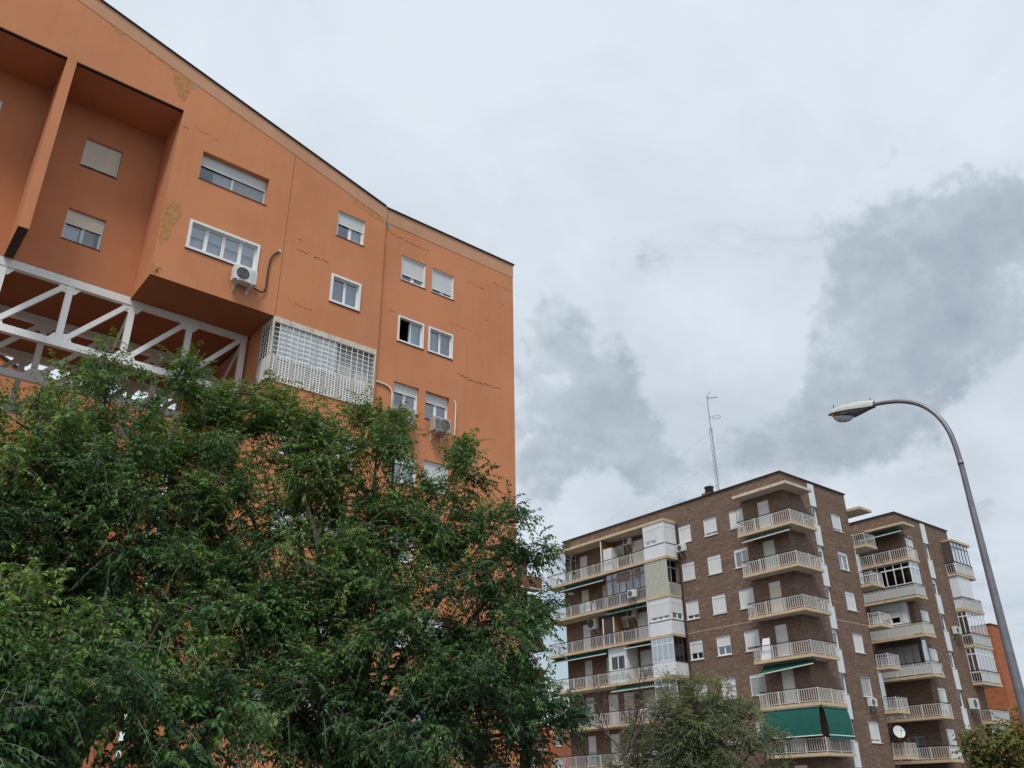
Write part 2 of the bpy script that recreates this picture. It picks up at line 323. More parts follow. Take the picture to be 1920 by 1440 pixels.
# ------------------------------------------------------------------ helpers
ORI = [Vector((0, 0, 0))]
class MB:
    def __init__(s): s.v = []; s.f = []; s.m = []
    def quad(s, a, b, c, d, m=0):
        i = len(s.v); s.v += [tuple(a), tuple(b), tuple(c), tuple(d)]; s.f.append((i, i + 1, i + 2, i + 3)); s.m.append(m)
    def poly(s, pts, m=0):
        i = len(s.v); s.v += [tuple(p) for p in pts]; s.f.append(tuple(range(i, i + len(pts)))); s.m.append(m)
    def hexa(s, p, ms=(0,) * 6):
        # p: 8 corners, bottom 0-3 counter-clockwise, top 4-7; faces: bottom, top, 4 sides
        i = len(s.v); s.v += [tuple(q) for q in p]
        for k, (f, m) in enumerate(zip(((3, 2, 1, 0), (4, 5, 6, 7), (0, 1, 5, 4), (1, 2, 6, 5), (2, 3, 7, 6), (3, 0, 4, 7)), ms)):
            s.f.append(tuple(i + q for q in f)); s.m.append(m)
    def box(s, x0, x1, y0, y1, z0, z1, m=0, mb=None):
        if x0 > x1: x0, x1 = x1, x0
        if y0 > y1: y0, y1 = y1, y0
        if z0 > z1: z0, z1 = z1, z0
        s.hexa([(x0, y0, z0), (x1, y0, z0), (x1, y1, z0), (x0, y1, z0), (x0, y0, z1), (x1, y0, z1), (x1, y1, z1), (x0, y1, z1)], (m if mb is None else mb, m, m, m, m, m))
    def beam(s, a, b, w, h, m=0, up=(0, 0, 1)):
        a, b = Vector(a), Vector(b); d = (b - a).normalized(); u = Vector(up)
        if abs(d.dot(u)) > .98: u = Vector((0, 1, 0))
        r = d.cross(u).normalized() * (w / 2); t = r.cross(d).normalized() * (h / 2)
        s.hexa([a - r - t, a + r - t, b + r - t, b - r - t, a - r + t, a + r + t, b + r + t, b - r + t], (m,) * 6)
    def tube(s, pts, rad, n=8, m=0, cap=True):
        pts = [Vector(p) for p in pts]
        if isinstance(rad, (int, float)): rad = [rad] * len(pts)
        base = len(s.v); prev = None
        for k, p in enumerate(pts):
            d = (pts[min(k + 1, len(pts) - 1)] - pts[max(k - 1, 0)]).normalized()
            if prev is None:
                u = Vector((0, 0, 1)) if abs(d.z) < .9 else Vector((1, 0, 0))
                a = d.cross(u).normalized()
            else:
                a = (prev - d * prev.dot(d)).normalized()
            prev = a; b = d.cross(a)
            for j in range(n):
                t = 2 * math.pi * j / n
                s.v.append(tuple(p + (a * math.cos(t) + b * math.sin(t)) * rad[k]))
        for k in range(len(pts) - 1):
            for j in range(n):
                i0 = base + k * n + j; i1 = base + k * n + (j + 1) % n
                s.f.append((i0, i1, i1 + n, i0 + n)); s.m.append(m)
        if cap:
            s.f.append(tuple(base + j for j in reversed(range(n)))); s.m.append(m)
            e = base + (len(pts) - 1) * n
            s.f.append(tuple(e + j for j in range(n))); s.m.append(m)
    def build(s, name, mats, parent=None, smooth=False, origin=None):
        o_ = ORI[0] if origin is None else Vector(origin)
        me = bpy.data.meshes.new(name)
        me.from_pydata([(x - o_.x, y - o_.y, z - o_.z) for x, y, z in s.v], [], s.f)
        if not isinstance(mats, (list, tuple)): mats = [mats]
        for q in mats: me.materials.append(M[q])
        if len(mats) > 1: me.polygons.foreach_set('material_index', s.m)
        if smooth: me.shade_smooth()
        o = bpy.data.objects.new(name, me); col.objects.link(o)
        if parent is not None: o.parent = parent
        else: o.location = o_
        return o
def tag(o, label=None, cat=None, group=None, kind=None):
    if label: o['label'] = label
    if cat: o['category'] = cat
    if group: o['group'] = group
    if kind: o['kind'] = kind
    return o
def thing(name, loc, label, cat, group=None):
    o = bpy.data.objects.new(name, None); o.empty_display_size = .3; col.objects.link(o)
    o.location = loc; ORI[0] = Vector(loc)
    return tag(o, label, cat, group)
def copy_tree(o, parent=None):
    c = o.copy(); col.objects.link(c); c.parent = parent
    for ch in o.children: copy_tree(ch, c)
    return c
class Fa:
    """A facade plane. 'Y' faces -Y, 'X' faces -X, 'XR' faces +X. u along it, v up, d outwards."""
    def __init__(s, ax, pos): s.ax = ax; s.pos = pos
    def P(s, u, v, d=0):
        if s.ax == 'Y': return (u, s.pos - d, v)
        if s.ax == 'X': return (s.pos - d, u, v)
        return (s.pos + d, u, v)
    def box(s, mb, u0, u1, v0, v1, d0, d1, m=0):
        a = s.P(u0, v0, d0); b = s.P(u1, v1, d1); mb.box(a[0], b[0], a[1], b[1], a[2], b[2], m)
    def quad(s, mb, pts, m=0):
        if s.ax == 'X': pts = pts[::-1]
        mb.quad(*[s.P(*p) for p in pts], m)
    def wall(s, mb, u0, u1, v0, v1, holes=(), reveal=.25, m=0, top=None):
        us = sorted({u0, u1} | {h[0] for h in holes} | {h[1] for h in holes})
        vs_ = sorted({v0, v1} | {h[2] for h in holes} | {h[3] for h in holes})
        us = [u for u in us if u0 <= u <= u1]; vs_ = [v for v in vs_ if v0 <= v <= v1]
        for i in range(len(us) - 1):
            for j in range(len(vs_) - 1):
                cu, cv = (us[i] + us[i + 1]) / 2, (vs_[j] + vs_[j + 1]) / 2
                if any(h[0] < cu < h[1] and h[2] < cv < h[3] for h in holes): continue
                a, b = vs_[j + 1], vs_[j + 1]
                if top and j == len(vs_) - 2: a, b = top(us[i]), top(us[i + 1])
                s.quad(mb, [(us[i], vs_[j]), (us[i + 1], vs_[j]), (us[i + 1], b), (us[i], a)], m)
        for h in holes:
            a, b, c, d = h[:4]; rv = -(h[4] if len(h) > 4 else reveal)
            s.quad(mb, [(a, c, 0), (a, d, 0), (a, d, rv), (a, c, rv)], m); s.quad(mb, [(b, d, 0), (b, c, 0), (b, c, rv), (b, d, rv)], m)
            s.quad(mb, [(a, c, 0), (a, c, rv), (b, c, rv), (b, c, 0)], m); s.quad(mb, [(a, d, rv), (a, d, 0), (b, d, 0), (b, d, rv)], m)

def shutter_mesh(fa, u0, u1, v0, v1, d, pitch=.055):
    mb = MB(); v = v1
    while v > v0 + .01:
        b = max(v0, v - pitch)
        # each slat bellies outwards a little
        fa.quad(mb, [(u0, b, d), (u1, b, d), (u1, (b + v) / 2, d + .010), (u0, (b + v) / 2, d + .010)])
        fa.quad(mb, [(u0, (b + v) / 2, d + .010), (u1, (b + v) / 2, d + .010), (u1, v, d), (u0, v, d)])
        v = b
    fa.box(mb, u0, u1, v0, v0 + .04, d - .005, d + .018)
    return mb
def window(parent, fa, u0, u1, v0, v1, n=2, shut=0., d=-.14, fw=.05, frame='white', shutmat='shut', sill='sill', curtain=None,
           box=0., glassm='glass', sashw=.045, proud=0., open_=None, ajar=None, mull=None, pitch=.055):
    """frame > sashes, panes, shutter, sill, curtain. shut = share of the opening covered by the roller shutter from the top."""
    mb = MB(); t = .05
    d0, d1 = d - t, d + .02 + proud
    fa.box(mb, u0 + .002, u0 + fw, v0 + .002, v1 - .002, d0, d1); fa.box(mb, u1 - fw, u1 - .002, v0 + .002, v1 - .002, d0, d1)
    fa.box(mb, u0 + fw, u1 - fw, v1 - fw, v1 - .002, d0, d1); fa.box(mb, u0 + fw, u1 - fw, v0 + .002, v0 + fw, d0, d1)
    win = mb.build('window', frame, parent)
    a, b, c, e = u0 + fw, u1 - fw, v0 + fw, v1 - fw
    if box:
        mb = MB(); fa.box(mb, a, b, e - box, e, d - .02, d + .035); mb.build('shutter_box', frame, win); e -= box
    sb = e - (e - c) * shut
    if shut > .01:
        shutter_mesh(fa, a, b, max(sb, c), e, d + .004, pitch).build('shutter', shutmat, win)
    if shut < .97:
        gt = min(e, sb + .05)
        if n:
            cuts = [a + (b - a) * i / n for i in range(n + 1)] if mull is None else [a] + list(mull) + [b]
            for i in range(len(cuts) - 1):
                p, q = cuts[i], cuts[i + 1]
                off = -.012 if i % 2 else -.028
                mb = MB(); w = sashw
                fa.box(mb, p, p + w, c, gt, d + off - .02, d + off); fa.box(mb, q - w, q, c, gt, d + off - .02, d + off)
                fa.box(mb, p + w, q - w, c, c + w, d + off - .02, d + off)
                if shut < .01: fa.box(mb, p + w, q - w, gt - w, gt, d + off - .02, d + off)
                if ajar == i: continue
                mb.build('sash', frame, win)
                mb = MB(); fa.quad(mb, [(p + w, c + w, d + off - .01), (q - w, c + w, d + off - .01), (q - w, gt, d + off - .01), (p + w, gt, d + off - .01)])
                mb.build('pane', glassm, win)
    if curtain:
        cu = curtain if isinstance(curtain, list) else [(0, 1, curtain)]
        for (x0, x1, cm_) in cu:
            mb = MB(); k = 14; pa, pb = a + (b - a) * x0, a + (b - a) * x1
            for i in range(k):
                q0, q1 = pa + (pb - pa) * i / k, pa + (pb - pa) * (i + 1) / k
                z0, z1 = (.03 if i % 2 else 0), (0 if i % 2 else .03)
                fa.quad(mb, [(q0, c, d - .13 - z0), (q1, c, d - .13 - z1), (q1, e, d - .13 - z1), (q0, e, d - .13 - z0)])
            mb.build('curtain', cm_, win)
    if sill:
        e_, t_, o_ = (.015, .03, .025) if sill == 'darksill' else (.06, .05, .06)
        mb = MB(); fa.box(mb, u0 - e_, u1 + e_, v0 - t_, v0 - .003, d, o_); mb.build('sill', sill, win)
    return win
def glazing(parent, fa, u0, u1, v0, v1, d, n, transom=None, frame='white', pane='glass', fw=.05, name='glazed_screen', sub=1, bottom=None, bottommat=None):
    mb = MB(); t = .025
    cuts = [u0 + (u1 - u0) * i / n for i in range(n + 1)]
    for i, q in enumerate(cuts):
        w = fw if i in (0, n) else fw * .75
        fa.box(mb, max(u0, q - w / 2), min(u1, q + w / 2), v0, v1, d - t, d + t)
    lv = [v0, v1] + ([transom] if transom else []) + ([bottom] if bottom else [])
    for v in lv:
        a, b = (v, v + fw) if v == v0 else ((v - fw, v) if v == v1 else (v - fw / 2, v + fw / 2))
        for i in range(n):
            fa.box(mb, cuts[i] + fw / 2, cuts[i + 1] - fw / 2, a, b, d - t + .003, d + t - .003)
    o = mb.build(name, frame, parent)
    lv = sorted(lv)
    for j in range(len(lv) - 1):
        for i in range(n):
            m_ = bottommat if (bottom and j == 0) else pane
            if m_ is None: continue
            q = MB(); fa.quad(q, [(cuts[i], lv[j], d), (cuts[i + 1], lv[j], d), (cuts[i + 1], lv[j + 1], d), (cuts[i], lv[j + 1], d)])
            q.build('pane' if m_.startswith('glass') else 'panel', m_, o)
    return o

# ------------------------------------------------------------------ ground
ORI[0] = Vector((0, 0, 0))
mb = MB(); mb.quad((-1500, -1500, 0), (1500, -1500, 0), (1500, 1500, 0), (-1500, 1500, 0))
tag(mb.build('ground', 'ground'), kind='structure')

# ------------------------------------------------------------------ orange apartment building
OB = thing('orange_apartment_building', (10, 29, 0), 'large orange stucco apartment building with white windows and sloping parapet', 'building')
F0 = Fa('Y', 25.0); F1 = Fa('Y', 25.10); FR = Fa('Y', 26.95)
XL, XR_, XS, XW, XC = -17.1, 5.81, 14.17, 10.03, 20.85
BACK = 33.6
rake = lambda x: 23.62 + .274 * (13.97 - x)
# openings: (u0, u1, v0, v1, reveal)
wide = (6.72, 9.20, 21.28, 22.46, .30); four = (6.70, 9.20, 18.35, 19.50, .12)
wC = (12.06, 13.26, 21.27, 22.43, .16); wD = (12.01, 13.27, 18.30, 19.50, .12)
mb = MB()
F0.wall(mb, XR_, XS, 16.95, 23.0, [wide, four, wC, wD])
F0.wall(mb, XR_, XS, 23.0, 23.4, top=rake)
F0.wall(mb, XL, XR_, 23.8, 25.0, top=rake)
low_rows = [12.04 - 2.83 * k for k in range(4)]
lowL = [(x, x + 1.25, z, z + 1.2, .15) for z in low_rows for x in (10.75, 12.3)]
F0.wall(mb, XW, XS, 0, 14.57, lowL)
F0.wall(mb, 14.10, XS, 14.57, 16.95)
R1 = [(15.06, 16.23, 20.53, 21.69, .16), (16.53, 17.65, 20.53, 21.69, .16)]
R2 = [(15.03, 16.23, 17.73, 18.86, .12), (16.45, 17.64, 17.73, 18.86, .12)]
R3 = [(15.01, 16.13, 14.86, 16.00, .2), (16.43, 17.55, 14.87, 16.01, .2)]
low = [(x, x + 1.15, z, z + 1.15, .16) for z in low_rows for x in (15.02, 16.44)]
F1.wall(mb, XS, XC, 0, 23.6, R1 + R2 + R3 + low)
mb.quad((XS, 25, 0), (XS, 25.1, 0), (XS, 25.1, 23.56), (XS, 25, 23.56))
# ends, backs and the left cheek of the block over the recess
mb.quad((XC, 25.1, 0), (XC, BACK, 0), (XC, BACK, 23.6), (XC, 25.1, 23.6))
mb.quad((XC, BACK, 0), (XW, BACK, 0), (XW, BACK, 23.6), (XC, BACK, 23.6))
mb.quad((XW, BACK, 17.05), (XL, BACK, 17.05), (XL, BACK, rake(XL)), (XW, BACK, rake(XW)))
mb.quad((XR_, 25, 16.95), (XR_, 25, 23.8), (XR_, 26.95, 23.8), (XR_, 26.95, 16.95))
mb.quad((XW, 25.9, 0), (XW, 25.9, 16.95), (XW, BACK, 16.95), (XW, BACK, 0))
mb.quad((XW, 25, 0), (XW, 25, 14.57), (XW, 25.9, 14.57), (XW, 25.9, 0))
mb.quad((XL, 25, 17), (XL, BACK, 17), (XL, BACK, rake(XL)), (XL, 25, rake(XL)))
mb.build('wall', 'orange', OB)
# recess back wall with its windows
bayw = 3.83
bays = [2.27 - bayw * k for k in range(5)]
mb = MB(); rec = []
for bx in bays:
    for z in (21.36, 18.37): rec.append((bx + 1.09, bx + 2.29, z, z + 1.2, .14))
FR.wall(mb, XL, XR_, 17.04, 23.8, rec); mb.build('recess_wall', 'orange', OB)
mb = MB(); mb.quad((XL, 26.95, 23.8), (XR_, 26.95, 23.8), (XR_, 25.14, 23.8), (XL, 25.14, 23.8)); mb.build('recess_ceiling', 'orange', OB)
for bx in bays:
    mb = MB(); mb.box(bx + .004, bx + bayw - .294, 25.002, 25.14, 23.765, 23.80); mb.build('ceiling_edge_strip', 'darkbrown', OB)  # dark brown strip along the front of the recess ceiling
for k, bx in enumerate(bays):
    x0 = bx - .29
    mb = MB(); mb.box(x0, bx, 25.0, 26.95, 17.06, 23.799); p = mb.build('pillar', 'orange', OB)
    mb = MB(); mb.box(x0 + .02, bx - .02, 25.03, 26.9, 17.045, 17.058); mb.build('underside_shade_sheet', 'darkbrown', p)  # thin dark sheet: shade below the pillar is put into its colour
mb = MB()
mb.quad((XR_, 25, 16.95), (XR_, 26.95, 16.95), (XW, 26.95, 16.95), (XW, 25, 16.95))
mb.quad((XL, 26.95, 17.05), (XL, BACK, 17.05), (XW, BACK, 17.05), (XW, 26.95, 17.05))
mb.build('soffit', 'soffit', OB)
mb = MB()
mb.quad((XL, 25, rake(XL)), (XS, 25, rake(XS)), (XS, BACK, rake(XS)), (XL, BACK, rake(XL)))
mb.quad((XS, 25.1, 23.59), (XC, 25.1, 23.59), (XC, BACK, 23.59), (XS, BACK, 23.59))
mb.build('roof', 'flash', OB)
mb = MB()
n = 24
for i in range(n):
    a, b = XL + (XS - XL) * i / n, XL + (XS - XL) * (i + 1) / n
    F0.quad(mb, [(a, rake(a) - .63, .012), (b, rake(b) - .63, .012), (b, rake(b), .012), (a, rake(a), .012)])
    F0.quad(mb, [(a, rake(a) - .63, 0), (b, rake(b) - .63, 0), (b, rake(b) - .63, .012), (a, rake(a) - .63, .012)])
F1.box(mb, XS + .003, XC + .012, 22.92, 23.6, -.0, .012)
mb.build('parapet_band', 'band', OB)
mb = MB()
mb.hexa([(XL, 24.93, rake(XL)), (XS - .05, 24.93, rake(XS) + .005), (XS - .05, 25.5, rake(XS) + .005), (XL, 25.5, rake(XL)),
         (XL, 24.93, rake(XL) + .045), (XS - .05, 24.93, rake(XS) + .05), (XS - .05, 25.5, rake(XS) + .05), (XL, 25.5, rake(XL) + .045)])
mb.box(XS - .6, XC + .07, 25.03, 25.6, 23.605, 23.65)
mb.build('roof_edge', 'flash', OB)
# a thin expansion joint in the render
mb = MB(); F0.box(mb, 10.055, 10.068, 16.96, 24.05, 0, .003); mb.build('render_joint', 'crack', OB)

# windows of the orange building
window(OB, F0, *wide[:4], n=2, shut=.40, d=-.22, fw=.04, frame='alu', sill='darksill', curtain=[(.0, .22, 'room'), (.22, .5, 'curtain'), (.5, 1., 'curtainb')], sashw=.035)
fw_ = window(OB, F0, *four[:4], n=4, shut=0, d=-.06, fw=.09, sill='darksill', proud=.09, curtain='curtain', mull=(7.35, 7.95, 8.55), sashw=.06)
for (p, q) in ((6.85, 7.29), (7.41, 7.89), (8.01, 8.49), (8.61, 9.05)):
    mb = MB(); F0.box(mb, p, q, 18.95, 19.38, -.13, -.11); mb.build('blind', 'shut', fw_)
window(OB, F0, *wC[:4], n=2, shut=.48, d=-.09, fw=.05, sill='darksill', curtain=[(.5, 1, 'curtain')], proud=.02, sashw=.06)
window(OB, F0, *wD[:4], n=2, shut=0, d=-.06, fw=.09, sill='darksill', proud=.09, curtain=[(0, .45, 'shutgrey'), (.5, 1, 'curtainblue')], sashw=.05)
for i, h in enumerate(R1):
    window(OB, F1, *h[:4], n=2, shut=(.76, .86)[i], d=-.09, fw=.06, sill='darksill', proud=.03, sashw=.07)
window(OB, F1, *R2[0][:4], n=2, shut=0, d=-.06, fw=.07, sill='darksill', proud=.08, curtain=[(.5, 1, 'curtainblue')], ajar=0)
window(OB, F1, *R2[1][:4], n=2, shut=0, d=-.06, fw=.07, sill='darksill', proud=.08, curtain=[(0, .45, 'curtainblue'), (.5, 1., 'shutgrey')])
window(OB, F1, *R3[0][:4], n=2, shut=.32, d=-.13, fw=.06, sill='darksill', curtain=[(.5, 1, 'curtainblue')], sashw=.06)
window(OB, F1, *R3[1][:4], n=2, shut=.35, d=-.16, fw=.04, sill='darksill', curtain=[(0, 1, 'shutgrey')], sashw=.06)
for i, h in enumerate(low): window(OB, F1, *h[:4], n=2, shut=(.3, .8, 0, .5, .6)[i % 5], d=-.09, fw=.06, sill='darksill', curtain='curtain')
for i, h in enumerate(lowL): window(OB, F0, *h[:4], n=2, shut=(.5, 0, .9, .3)[i % 4], d=-.09, fw=.06, sill='darksill', curtain='curtain')
for i, h in enumerate(rec):
    top = i % 2 == 0
    if i == 2: window(OB, FR, *h[:4], n=2, shut=0, d=-.04, fw=.07, sill='darksill', curtain='curtain', proud=.05)
    else: window(OB, FR, *h[:4], n=2, shut=.93 if top else .46, d=-.1, fw=.035, frame='alu', shutmat='shutbeige', sill='darksill', curtain=[(0, .42, 'curtain'), (.5, .85, 'curtainb')], pitch=.075)

# enclosed terrace behind a white lattice grille
GX0, GX1, GZ0, GZ1, GS = 10.03, 14.10, 14.57, 16.95, 15.50
mb = MB()
mb.box(GX0 + .06, GX1, 25.32, 25.37, GZ0, GZ1); mb.build('terrace_wall', 'greypanel', OB)
mb = MB(); mb.box(GX0, GX1, 25.0, 25.9, GZ0 - .07, GZ0 + .02); mb.build('terrace_floor', 'board', OB)
mb = MB(); mb.box(GX1 - .045, GX1 - .003, 25.06, 25.9, GZ0 + .02, 16.9); mb.build('terrace_end_wall', 'greypanel', OB)
mb = MB(); mb.box(12.55, 13.3, 25.28, 25.315, GZ0 + .1, 16.1); mb.box(13.4, 14.0, 25.28, 25.315, 15.3, 15.95); mb.build('terrace_shutter', 'shut', OB)
mb = MB(); mb.box(GX0 + .03, GX1, 25.02, 25.9, 16.90, 16.945); mb.build('terrace_ceiling', 'board', OB)
mb = MB()
F0.box(mb, GX0, GX1, 16.74, GZ1 - .003, -.05, .03); F0.box(mb, GX0, GX0 + .05, GZ0, 16.74, -.05, .03); F0.box(mb, GX1 - .05, GX1, GZ0, 16.74, -.05, .03)
F0.box(mb, GX0, GX1, GZ0 - .06, GZ0, -.02, .04)
mb.box(GX0, GX0 + .04, 25.05, 25.9, 16.74, GZ1 - .003); mb.box(GX0, GX0 + .04, 25.84, 25.9, GZ0, 16.74)
G = mb.build('balcony_grille', 'rust', OB)
def bars(u0, u1, v0, v1, nu, nv, fa, w=.018, d=.0):
    for i in range(1, nu):
        u = u0 + (u1 - u0) * i / nu; q = MB(); fa.box(q, u - w / 2, u + w / 2, v0, v1, d - .012, d + .012); q.build('bar', 'rust' if i % 5 == 2 else 'truss', G)
    for j in range(1, nv + 1):
        v = v0 + (v1 - v0) * j / nv; q = MB(); fa.box(q, u0, u1, v - w / 2, v + w / 2, d - .034, d - .013); q.build('bar', 'truss', G)
bars(GX0 + .05, GX1 - .05, GS, 16.74, 17, 7, F0)
bars(GX0 + .05, GX1 - .05, GZ0, GS, 34, 10, F0, .024)
FXs = Fa('X', GX0 + .02)
bars(25.05, 25.84, GS, 16.74, 4, 7, FXs); bars(25.05, 25.84, GZ0, GS, 8, 10, FXs, .024)
mb = MB(); F0.box(mb, GX0 + .05, GX1 - .05, GZ0, GS - .01, -.10, -.085); mb.build('backing_board', 'board', G)
mb = MB(); k = 26; xs = [10.30 + 2.25 * i / k for i in range(k + 1)]
sag = lambda x: .035 * math.sin((x - 10) * 5.3) + .02 * math.sin((x - 10) * 13)
for i in range(k):
    a, b = xs[i], xs[i + 1]
    F0.quad(mb, [(a, 15.40 + sag(a), -.05 + .01 * math.sin(a * 9)), (b, 15.40 + sag(b), -.05 + .01 * math.sin(b * 9)), (b, 16.72, -.05), (a, 16.72, -.05)])
mb.build('plastic_sheet', 'sheet', G)

# flaked render and cracks (real shapes, a few millimetres proud or cut)
def jag(pts, amp, k=8):
    """a ragged star-shaped outline: the edge wanders in and out along rays from the middle"""
    cx = sum(p[0] for p in pts) / len(pts); cy = sum(p[1] for p in pts) / len(pts)
    o = []; w = 0.
    for i in range(len(pts)):
        a, b = pts[i], pts[(i + 1) % len(pts)]
        for j in range(k):
            t = j / k; x, y = a[0] + (b[0] - a[0]) * t, a[1] + (b[1] - a[1]) * t
            w = w * .6 + random.uniform(-1, 1) * amp * 2.2; L = max(.05, math.hypot(x - cx, y - cy)); s_ = 1 + max(-.5, min(.3, w / L))
            o.append((cx + (x - cx) * s_, cy + (y - cy) * s_, cx, cy))
    return o
def patch(fa, pts, m, amp=.04, d=.004, name='flaked_patch'):
    q = MB(); o = jag(pts, amp)
    for i in range(len(o)):
        a, b = o[i], o[(i + 1) % len(o)]; q.poly([fa.P(a[2], a[3], d), fa.P(a[0], a[1], d), fa.P(b[0], b[1], d)])
    q.build(name, m, OB)
patch(F0, [(5.15, 25.45), (5.5, 25.38), (5.95, 25.24), (5.92, 24.95), (5.88, 24.6), (5.78, 24.16), (5.55, 24.3), (5.40, 24.6), (5.28, 25.05)], 'patch', .03)
patch(F0, [(4.5, 25.66), (4.95, 25.53), (5.2, 25.44), (5.1, 25.3), (4.8, 25.5)], 'patch', .025)
patch(F0, [(5.9, 25.28), (6.2, 25.2), (6.1, 24.95), (5.9, 24.82)], 'patch2', .03, .005)
patch(F0, [(5.83, 19.95), (6.05, 19.98), (6.28, 19.92), (6.36, 19.55), (6.22, 19.1), (6.18, 18.6), (6.0, 18.3), (5.9, 18.15), (5.86, 18.9)], 'patch')
patch(F0, [(12.4, 23.43), (13.2, 23.2), (14.12, 22.96), (14.08, 22.72), (13.5, 22.86), (13.1, 22.95), (12.7, 23.05)], 'patch', .05)
patch(F1, [(14.22, 22.95), (14.5, 22.9), (14.45, 22.75), (14.25, 22.7)], 'patch2', .03)
patch(F0, [(5.84, 17.3), (6.1, 17.26), (6.13, 17.05), (5.95, 16.98), (5.84, 16.98)], 'patch', .03)
patch(F0, [(5.93, 17.2), (6.02, 17.2), (6.0, 17.06), (5.93, 17.06)], 'crack', .015, .007)
patch(F0, [(2.9, 26.02), (3.4, 25.9), (3.3, 25.75), (3.05, 25.8)], 'patch', .04)
for x in (4.15, 4.5, 7.3, 7.75):
    z = rake(x) - .66; patch(F0, [(x, z), (x + .28, z - .08), (x + .12, z - .12)], 'patch', .03)
def crack(fa, pts, w=.02, k=9):
    q = MB(); o = []; w *= .62
    for i in range(len(pts) - 1):
        for j in range(k):
            t = j / k; o.append((pts[i][0] + (pts[i + 1][0] - pts[i][0]) * t, pts[i][1] + (pts[i + 1][1] - pts[i][1]) * t + .035 * math.sin(j * 1.9 + i * 2.7 + pts[0][0] * 7) + random.uniform(-.02, .02)))
    o.append(pts[-1])
    for i in range(len(o) - 1):
        w0 = w * random.uniform(.15, 1.1); w1 = w * random.uniform(.15, 1.1)
        (a, b), (c, d) = o[i], o[i + 1]
        if random.random() < .10: continue
        fa.quad(q, [(a, b - w0, .003), (c, d - w1, .003), (c, d + w1, .003), (a, b + w0, .003)])
    q.build('crack', 'crack', OB)
crack(F0, [(10.55, 19.98), (11.05, 19.93)], .035); crack(F0, [(11.25, 19.92), (11.85, 19.93)], .035); crack(F0, [(11.8, 19.9), (11.92, 19.6)], .02)
crack(F0, [(10.55, 20.42), (10.75, 20.4)], .03)
crack(F1, [(14.25, 22.56), (15.05, 22.42), (15.6, 22.42), (16.0, 22.40), (16.35, 22.44)], .03)
crack(F1, [(14.9, 22.2), (15.02, 22.08)], .03)
crack(F1, [(17.9, 17.2), (18.5, 17.14), (19.15, 17.15), (20.1, 17.16)], .035); crack(F1, [(18.3, 17.08), (19.3, 17.06)], .02)
crack(F1, [(18.35, 21.73), (19.3, 21.70)], .018); crack(F1, [(19.7, 22.22), (20.83, 22.16)], .022); crack(F1, [(14.6, 18.92), (14.9, 18.95)], .03)
crack(F1, [(17.4, 19.4), (18.9, 19.36)], .010); crack(F0, [(10.7, 17.7), (11.4, 17.66)], .02); crack(F0, [(6.3, 23.3), (7.2, 23.1)], .012)
crack(F1, [(20.2, 21.3), (20.35, 21.32)], .03); crack(F1, [(19.3, 20.2), (19.45, 20.22)], .02); crack(F0, [(5.84, 23.1), (6.1, 23.12)], .03)

# ------------------------------------------------------------------ trusses under the bridging storey
def truss(y, label):
    T = thing('steel_truss', (-3.6, y, 14.58), label, 'truss', 'white trusses under the overhang')
    x0, x1 = -17.1, 9.94; h = .1
    mb = MB(); mb.box(x0, x1, y - .02, y + .16, 16.75, 17.03); mb.build('top_chord', 'truss', T)
    mb = MB(); mb.box(x0, x1, y - .02, y + .16, 14.58, 14.82); mb.build('bottom_chord', 'truss', T)
    nodes = [9.83 - 1.94 * k for k in range(14)]
    for k, x in enumerate(nodes):
        mb = MB(); mb.box(x - .1, x + .1, y, y + .14, 14.82, 16.75); mb.build('post', 'truss', T)
        if k:
            pz = MB(); pts = [(x - .34, 16.75), (x + .34, 16.75), (x + .16, 16.5), (x - .28, 16.5)]
            pz.poly([(a, y + .03, b) for a, b in pts]); pz.poly([(a, y + .055, b) for a, b in pts[::-1]])
            for i in range(4):
                a, b = pts[i], pts[(i + 1) % 4]; pz.quad((a[0], y + .03, a[1]), (a[0], y + .055, a[1]), (b[0], y + .055, b[1]), (b[0], y + .03, b[1]))
            pz.build('gusset', 'truss', T)
            pz = MB(); pz.hexa([(x - .3, y + .03, 14.82), (x + .4, y + .03, 14.82), (x + .4, y + .055, 14.82), (x - .3, y + .055, 14.82), (x - .16, y + .03, 15.02), (x + .3, y + .03, 15.1), (x + .3, y + .055, 15.1), (x - .16, y + .055, 15.02)])
            pz.build('gusset', 'truss', T)
        if k < len(nodes) - 1:
            mb = MB(); mb.beam((x - .14, y + .07, 16.73), (nodes[k + 1] + .14, y + .07, 14.86), .16, .12, up=(0, 1, 0)); mb.build('diagonal', 'truss', T)
    return T
T1 = truss(26.97, 'front white steel truss directly under the recessed orange wall')
for xx in (9.83, 5.94, 2.06):
    for (a, b) in ((16.7, 14.7), (14.7, 16.7)):
        mb = MB(); mb.beam((xx, 27.2, a), (xx, 30.1, b), .07, .07); mb.build('cross_brace', 'truss', T1)
truss(30.12, 'middle white steel truss in shade beneath the orange overhang')
truss(33.27, 'rear white steel truss farthest back beneath the orange overhang')

